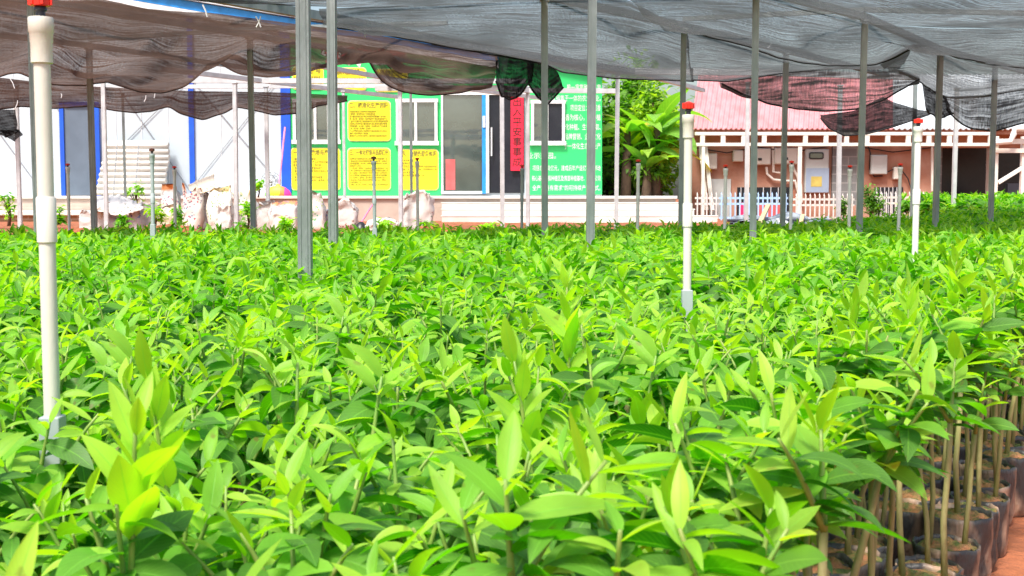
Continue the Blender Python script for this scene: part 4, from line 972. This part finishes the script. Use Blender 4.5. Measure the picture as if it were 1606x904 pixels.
HEM = [(-260, 112), (-80, 116), (0, 119), (14, 112), (32, 110), (50, 118), (84, 131), (135, 133), (167, 126), (199, 136), (219, 142), (257, 143), (285, 135), (299, 127), (312, 117), (320, 108), (328, 96), (346, 95), (370, 109), (384, 114), (421, 117), (459, 115), (499, 105), (527, 94), (550, 81), (568, 84), (579, 91), (585, 107), (599, 126), (615, 137), (632, 144), (676, 149), (721, 144), (772, 130)]
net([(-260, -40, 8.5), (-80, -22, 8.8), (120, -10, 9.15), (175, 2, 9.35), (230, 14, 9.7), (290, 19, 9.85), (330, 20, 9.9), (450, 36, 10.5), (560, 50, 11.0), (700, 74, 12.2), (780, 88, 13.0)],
    [(x, y, 13.3 + .25 * math.sin(x * .02)) for x, y in HEM], 'net_brown', 'long net, coloured brown as if lit from the soil, with a scalloped hem above the sacks and boards', 320, 50, .10, .22, seed=10, fold=.018)
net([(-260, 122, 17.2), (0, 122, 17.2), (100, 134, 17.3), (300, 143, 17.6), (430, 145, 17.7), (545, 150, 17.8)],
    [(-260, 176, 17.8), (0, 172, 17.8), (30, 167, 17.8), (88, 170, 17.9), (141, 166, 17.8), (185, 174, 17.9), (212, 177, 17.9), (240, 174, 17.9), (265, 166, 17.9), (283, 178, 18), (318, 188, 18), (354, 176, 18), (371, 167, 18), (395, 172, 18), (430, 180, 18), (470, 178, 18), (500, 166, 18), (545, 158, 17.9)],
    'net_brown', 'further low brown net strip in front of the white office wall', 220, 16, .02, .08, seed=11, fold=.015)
net([(-90, 174, 14), (-20, 173, 14), (24, 172, 14)], [(8, 214, 14.05), (18, 209, 14.05), (30, 206, 14.0)], 'net_black', 'black net corner gathered and tied to the thin post at the left edge', 60, 24, .05, .04, seed=12, fold=.04)
net([(0, 205, 14.03), (30, 203, 14)], [(12, 216, 14.02), (22, 223, 14.0), (36, 212, 13.98)], 'net_black', 'frayed tuft below the tied black net corner', 30, 8, 0, .03, seed=13, fold=.03, hem=False)
net([(776, 84, 13.05), (800, 90, 13.1), (838, 98, 13.3)], [(778, 128, 13.1), (786, 150, 13.1), (800, 158, 13.1), (815, 149, 13.15), (834, 126, 13.3)], 'net_black', 'dark gathered net lobe hanging before the entrance door', 60, 20, 0, .08, seed=14, fold=.10)
net([(826, 94, 13.3), (868, 106, 13.4)], [(828, 130, 13.3), (842, 150, 13.3), (858, 166, 13.3), (870, 152, 13.4), (884, 136, 13.4)], 'net_black', 'second dark net lobe beside the post under the knot', 50, 20, 0, .08, seed=15, fold=.10)
# white ties hanging from beams
for x, y, x2, y2, d in ((401, 26, 409, 43, 10.2), (409, 26, 402, 43, 10.2), (318, 8, 325, 27, 9.6), (571, 45, 572, 58, 11), (15, 122, 23, 139, 16.8), (96, 147, 96, 154, 17.3), (242, 142, 242, 154, 17.3), (229, 150, 226, 160, 17.3), (28, 158, 24, 170, 14), (1204, 76, 1210, 68, 12.2), (1455, 70, 1448, 80, 12.4)):
    solo('cable_tie', MB().tube([at(x, y, d), at((x + x2) / 2 + 1, (y + y2) / 2, d), at(x2, y2, d)], .006, 5), M['frame_white'], 'thin white tie tail hanging from the net and beams', 'cable tie', 'white ties on the nets')

# ---------------------------------------------------------------- sprinkler risers
def riser(px, py_top, d, label, m='pvc', rad=.0114, head='red_plastic', top=1.075, sleeve=.41, lean=0.0):
    p = at(px, 300, d); p = Vector((p.x, d, gh(p.x, d))); z0 = p.z; top = at(px, py_top, d).z
    t = thing('sprinkler_riser', (p.x, d, z0), label, 'sprinkler riser', 'sprinkler risers in the seedling bed')
    rr = rad; x, y = p.x, d; t.rotation_euler = (random.uniform(-.01, .01), random.uniform(-.008, .008) * (d > 2), 0)
    a = MB(); a.lathe((x, y, 0), [(rr, z0), (rr, top - .06)], 20); pipe = a.build('pipe', M[m], t, smooth=True)
    jz = z0 + (top - z0) * .70
    a = MB(); a.lathe((x, y, 0), [(rr * 1.02, jz - .031), (rr * 1.2, jz - .03), (rr * 1.2, jz + .032), (rr * 1.08, jz + .034)], 20); a.build('coupling', M[m], pipe, smooth=True)
    a = MB(); a.lathe((x, y, 0), [(rr * 1.02, top - .078), (rr * 1.3, top - .077), (rr * 1.3, top - .05), (rr * 1.36, top - .048), (rr * 1.38, top - .036), (rr * 1.5, top - .034), (rr * 1.52, top - .016), (rr * 1.45, top - .014), (rr * .6, top - .0138)], 20); a.build('cap', M[m], pipe, smooth=True)
    a = MB(); a.lathe((x, y, 0), [(rr * .6, top - .0136), (rr * .55, top - .006), (rr * .8, top - .004), (rr * .7, top + .001)], 14); hd = a.build('nozzle', M['black_plastic'], t, smooth=True)
    a = MB(); a.lathe((x, y, 0), [(rr * .5, top + .0012), (rr * 1.25, top + .002), (rr * 1.3, top + .016), (rr * .9, top + .019), (rr * .3, top + .022)], 12)
    for k in range(6): g = k * math.pi / 3; a.box((x + math.cos(g) * rr * 1.3 - .002, y + math.sin(g) * rr * 1.3 - .002, top + .003), (x + math.cos(g) * rr * 1.3 + .002, y + math.sin(g) * rr * 1.3 + .002, top + .018))
    a.build('sprinkler_head', M[head], t)
    if sleeve:
        a = MB(); a.box((x - rr * 1.3, y - rr * 1.3, z0), (x + rr * 1.3, y + rr * 1.3, sleeve)); a.build('sleeve', M['pvc_grey'], t, bevel=.002)
    return t
riser(72, 12, 1.72, 'thickest cream riser with red head, nearest at the left', sleeve=.78 - (655 - 309) * 1.72 / F)
riser(1080, 172, 3.35, 'cream riser with red head in front of the banana plants', sleeve=.78 - (455 - 309) * 3.35 / F)
riser(1437, 194, 5.2, 'cream riser with pinkish head left of the dark open bay', 'pvc_white', .0135, 'red_plastic', sleeve=.4)
riser(238, 238, 8.0, 'grey riser with brown head at the orange topped sacks', 'pvc_grey', .0125, 'brown_plastic', sleeve=.6)
riser(588, 250, 9.0, 'grey-green riser with brown head before the lower middle notice board', 'pvc_grey', .0125, 'brown_plastic', sleeve=.55)
for px, y, lab in ((1000, 254, 'white riser with small red head above the stone steps'), (107, 260, 'thin white riser before the brick plinth'), (273, 264, 'thin white riser among the orange topped sacks'),
        (655, 251, 'thin pale riser in front of the notice board under the middle window'), (1137, 262, 'white riser at the end of the steps by the blue fence'), (1241, 256, 'white riser between the inverter boxes and meter cabinet'),
        (1333, 263, 'white riser at the grey block pier'), (1410, 260, 'white riser beside the plain grey wall box'), (818, 262, 'thin grey riser below the red banner')):
    riser(px, y, 11.0 if px > 900 else 12.2, lab, 'pvc_white' if px != 818 else 'pvc_grey', .015, 'red_plastic', sleeve=0)

# ---------------------------------------------------------------- the seedling bed
def frustum(x, y, mx=120): 
    a, b_ = px_of((x, y, .45)); return -mx < a < 1606 + mx and b_ < 904 + 260
def far_edge(x, y):
    # far side of the bed as seen: nearer on the left, further on the right
    return y < 11.3 + max(0, (x + 1.0)) * .72
pts = []
SPC = .128
for iu in range(-14, 190):
    for iv in range(0, 190):
        p = E0 + ED * (iu * SPC + (.5 * SPC if iv % 2 else 0)) + EN * (.085 + iv * SPC * .92)
        x, y = p.x + random.uniform(-.022, .022), p.y + random.uniform(-.022, .022)
        if y < .62 or not far_edge(x, y): continue
        d2 = math.hypot(x, y)
        if d2 < .92: continue
        side = frustum(x, y, 420 if y < 3 else 160)
        if side: pts.append((d2, x, y, iv, frustum(x, y, 60)))
pts.sort()
near = [p for p in pts if p[4]][:296]; ids = set((p[1], p[2]) for p in near)
rest = [p for p in pts if (p[1], p[2]) not in ids]

NV = 10
variants = []
def make_variant(seed, tall=0.0, up=0.0):
    r = random.Random(seed)
    L, sh, wood = seedling_params(r, tall, 0, up)
    v, q, u, a = leaves_geo(L, 8)
    me_l = npmesh('foliage', v, q, M['leaf'], u, a)
    zs = .165; stems = []
    for wi, ((ox, oy), (tx, ty), h0) in enumerate(wood):
        s = MB(); bx, by = r.uniform(-.008, .008), r.uniform(-.008, .008)
        s.tube([(ox, oy, zs), (ox * .7 + tx * .3 + bx, oy * .7 + ty * .3 + by, zs + (h0 - zs) * .4), (ox * .3 + tx * .7, oy * .3 + ty * .7, zs + (h0 - zs) * .75), (tx, ty, h0)], [.0056, .0051, .0047, .0045], 9)
        nw = len(s.f)
        for p in sh:
            if abs(p[0][0] - tx) + abs(p[0][1] - ty) < 1e-6: s.tube(p, [.0042 - .0004 * i for i in range(len(p))], 6)
        me_s = bpy.data.meshes.new('stem'); me_s.from_pydata(s.v, [], s.f); me_s.materials.append(M['stem_brown']); me_s.materials.append(M['stem_green'])
        me_s.polygons.foreach_set('material_index', [0] * nw + [1] * (len(s.f) - nw)); me_s.shade_smooth()
        me_t = None
        if r.random() < .5:
            t = MB(); za = h0 - .02; dx, dy = (tx - ox) * .7 / (h0 - zs), (ty - oy) * .7 / (h0 - zs)
            t.tube([(tx + dx * (za - .03 + .004 * i - h0), ty + dy * (za - .03 + .004 * i - h0), za - .03 + .004 * i) for i in range(8)], [.0057 if i % 2 else .0063 for i in range(8)], 9)
            me_t = bpy.data.meshes.new('graft_tape'); me_t.from_pydata(t.v, [], t.f); me_t.materials.append(M['tape']); me_t.shade_smooth()
        stems.append((me_s, me_t))
    # grow bag: wrinkled black film with a rolled rim
    b_ = MB(); ns = 26; prof = [(.050, .048), (.057, .056), (.060, .08), (.060, .11), (.061, .14), (.0625, .168), (.063, .176), (.060, .178), (.058, .170), (.056, .158)]
    for k_, (rr, z) in enumerate(prof):
        for j in range(ns):
            g = 2 * math.pi * j / ns; w2 = 1 + .09 * noise.noise((math.cos(g) * 3 + seed, math.sin(g) * 3, z * 30)) + .03 * noise.noise((math.cos(g) * 8, math.sin(g) * 8 + seed, z * 8))
            zz = z + (.008 * noise.noise((math.cos(g) * 2.5, math.sin(g) * 2.5, seed)) if z > .12 else 0)
            b_.v.append((rr * w2 * math.cos(g), rr * w2 * math.sin(g), zz))
    for i in range(len(prof) - 1):
        for j in range(ns): b_.f.append((i * ns + j, i * ns + (j + 1) % ns, (i + 1) * ns + (j + 1) % ns, (i + 1) * ns + j))
    me_b = bpy.data.meshes.new('grow_bag'); me_b.from_pydata(b_.v, [], b_.f); me_b.materials.append(M['bag']); me_b.shade_smooth()
    so_ = MB(); nr = 6; so_.v.append((0, 0, .178))
    for i in range(1, nr + 1):
        for j in range(ns):
            g = 2 * math.pi * j / ns; rr = .0575 * i / nr
            so_.v.append((rr * math.cos(g), rr * math.sin(g), (.172 + .006 * (1 - (i / nr) ** 2)) + .014 * noise.noise((rr * 60 * math.cos(g), rr * 60 * math.sin(g), seed)) - .004 * (i / nr) ** 2))
    for j in range(ns): so_.f.append((0, 1 + j, 1 + (j + 1) % ns))
    for i in range(nr - 1):
        for j in range(ns): so_.f.append((1 + i * ns + j, 1 + (i + 1) * ns + j, 1 + (i + 1) * ns + (j + 1) % ns, 1 + i * ns + (j + 1) % ns))
    me_o = bpy.data.meshes.new('potting_soil'); me_o.from_pydata(so_.v, [], so_.f); me_o.materials.append(M['potsoil']); me_o.shade_smooth()
    return dict(foliage=me_l, stems=stems, grow_bag=me_b, potting_soil=me_o)
variants = [make_variant(100 + i) for i in range(NV)] + [make_variant(200 + i, .10 + .03 * i) for i in range(3)] + [make_variant(300 + i, 0, .055 + .01 * (i % 2)) for i in range(5)]
SG = 'potted seedlings in the near part of the bed'
def place_seedling(x, y, var, rz, sc, label):
    root = bpy.data.objects.new('potted_seedling', None); COL.objects.link(root); root.empty_display_size = .05
    root.location = (x, y, gh(x, y) - .05); root.rotation_euler = (0, 0, rz); root.scale = (sc * .96, sc * .96, sc)
    tag(root, label, 'seedling', SG)
    def kid(n_, me, par):
        c = bpy.data.objects.new(n_, me); COL.objects.link(c); c.parent = par; return c
    for k_ in ('grow_bag', 'potting_soil', 'foliage'): kid(k_, variants[var][k_], root)
    for me_s, me_t in variants[var]['stems']:
        st_ = kid('stem', me_s, root)
        if me_t: kid('graft_tape', me_t, st_)
    return root
# tall sprouting seedlings seen above their neighbours
tall = []
for (px, py, d, v_, lab) in ((915, 560, 2.15, 2, 'tall pale-tipped sprouting seedling standing above the others below the white lettering'), (858, 760, 1.5, 1, 'sprouting seedling with upright pale leaves close to the lower edge in the middle'),
        (235, 700, 1.42, 1, 'tall bright sprouting seedling just right of the thickest riser'), (262, 860, 1.08, 0, 'nearest seedling with a broad pale leaf at the lower left'),
        (1470, 450, 3.0, 2, 'tall sprouting seedling below the pink headed riser'), (1400, 520, 2.6, 1, 'sprouting seedling with pale folded leaves below the grey block pier'), (1290, 560, 2.4, 1, 'sprouting seedling with upright bright leaves near the bed edge below the inverter boxes')):
    p = at(px, 309 + (904 - 309) * 0 + 300, d); x = (px - 803) * d / F
    tall.append((x, d, 10 + v_, lab))
used = [False] * len(near)
for x, y, v_, lab in tall:
    j = min((i for i in range(len(near)) if not used[i]), key=lambda i: (near[i][1] - x) ** 2 + (near[i][2] - y) ** 2)
    used[j] = True; place_seedling(near[j][1], near[j][2], v_, random.uniform(0, 6.28), 1.0, lab)
for i, (d2, x, y, iv, vis) in enumerate(near):
    if used[i]: continue
    if iv == 0: lab = 'seedling in the outermost row beside the red path, its bag and stem showing'
    elif iv == 1: lab = 'seedling in the second row from the red path, its stem half hidden'
    else: lab = 'leafy seedling inside the crowded near bed, only its top leaves showing'
    place_seedling(x, y, random.randrange(NV) if iv > 1 else NV + 3 + random.randrange(5), random.uniform(0, 6.28), random.uniform(.88, 1.1) * (.84 if d2 < 1.76 and -20 < px_of((x, y, .45))[0] < 165 else 1), lab)

# the rest of the bed, too many to count
pool = []
for i in range(30):
    L, sh, wood = seedling_params(random.Random(500 + i)); pool.append((np.array(L), np.array(sh), wood))
def bed(plist, name, label, big=1.0, zscale=1.0, dens=lambda d: 1.0):
    VV, QQ, UU, AA, MI = [], [], [], [], []; off = 0
    groups = {6: [], 4: []}; st = MB(); bags = MB()
    for d2, x, y, iv, vis in plist:
        if random.random() > dens(d2): continue
        L, sh, wood = pool[random.randrange(30)]; g = random.uniform(0, 6.28); c, s = math.cos(g), math.sin(g)
        P = L.copy(); sc = random.uniform(.86, 1.12) * zscale * (1 - .015 * min(6, max(0, d2 - 6))); k_ = big * min(1.55, 1.05 + .11 * max(0, d2 - 2.5))
        P[:, 0], P[:, 1] = x + (L[:, 0] * c - L[:, 1] * s) * k_, y + (L[:, 0] * s + L[:, 1] * c) * k_
        P[:, 2] = L[:, 2] * sc + gh(x, y) - .05; P[:, 3] += g; P[:, 6] *= k_; P[:, 7] *= k_
        P[:, 10] = np.clip(P[:, 10] * random.choice((.6, .85, 1.0)) + random.uniform(-.12, .1), 0, 1)
        groups[6 if d2 < 5 else 4].append(P)
        if d2 < 9:
            for q in sh:
                pth = [(x + a * c - b_ * s, y + a * s + b_ * c, z * sc + gh(x, y) - .05) for a, b_, z in q[::2]]
                st.tube(pth, [.004, .0032, .0026, .0018][:len(pth)], 4, False)
        if iv < 3:
            [st.tube([(x + o_[0] * c - o_[1] * s, y + o_[0] * s + o_[1] * c, .16), (x + t_[0] * c - t_[1] * s, y + t_[0] * s + t_[1] * c, h_)], .0065, 5, False) for o_, t_, h_ in wood]
            bags.tube([(x, y, .04), (x, y, .09), (x, y, .172), (x, y, .164)], [.054, .059, .062, .054], 12)
    for n_, ps in groups.items():
        if not ps: continue
        v, q, u, a = leaves_geo(np.concatenate(ps), n_)
        VV.append(v); QQ.append(q + off); UU.append(u); AA.append(a); MI.append(np.zeros(len(q))); off += len(v)
    for mb_, mi in ((st, 1), (bags, 2)):
        f4 = [f for f in mb_.f if len(f) == 4]
        if f4:
            v = np.array(mb_.v); VV.append(v); QQ.append(np.array(f4) + off); UU.append(np.zeros((len(v), 2))); AA.append(np.zeros(len(v))); MI.append(np.full(len(f4), mi)); off += len(v)
    me = npmesh(name, np.concatenate(VV), np.concatenate(QQ), [M['leaf'], M['stem_green'], M['bag']], np.concatenate(UU), np.concatenate(AA), np.concatenate(MI))
    o = bpy.data.objects.new(name, me); COL.objects.link(o)
    tag(o, label, 'seedlings', None, 'stuff')
bed(rest, 'seedling_bed', 'dense carpet of seedling leaves reaching back to the posts and sacks', dens=lambda d: 1.0 if d < 6 else (.85 if d < 9 else .7))
far = [(19, random.uniform(Xp(1478, 19), Xp(1800, 19)), random.uniform(17.2, 21), 9, True) for i in range(420)]
bed(far, 'distant_seedlings', 'further bed of taller green seedlings before the dark open bay', 1.4, 1.15)
print('SEEDLINGS', len(near), len(rest))
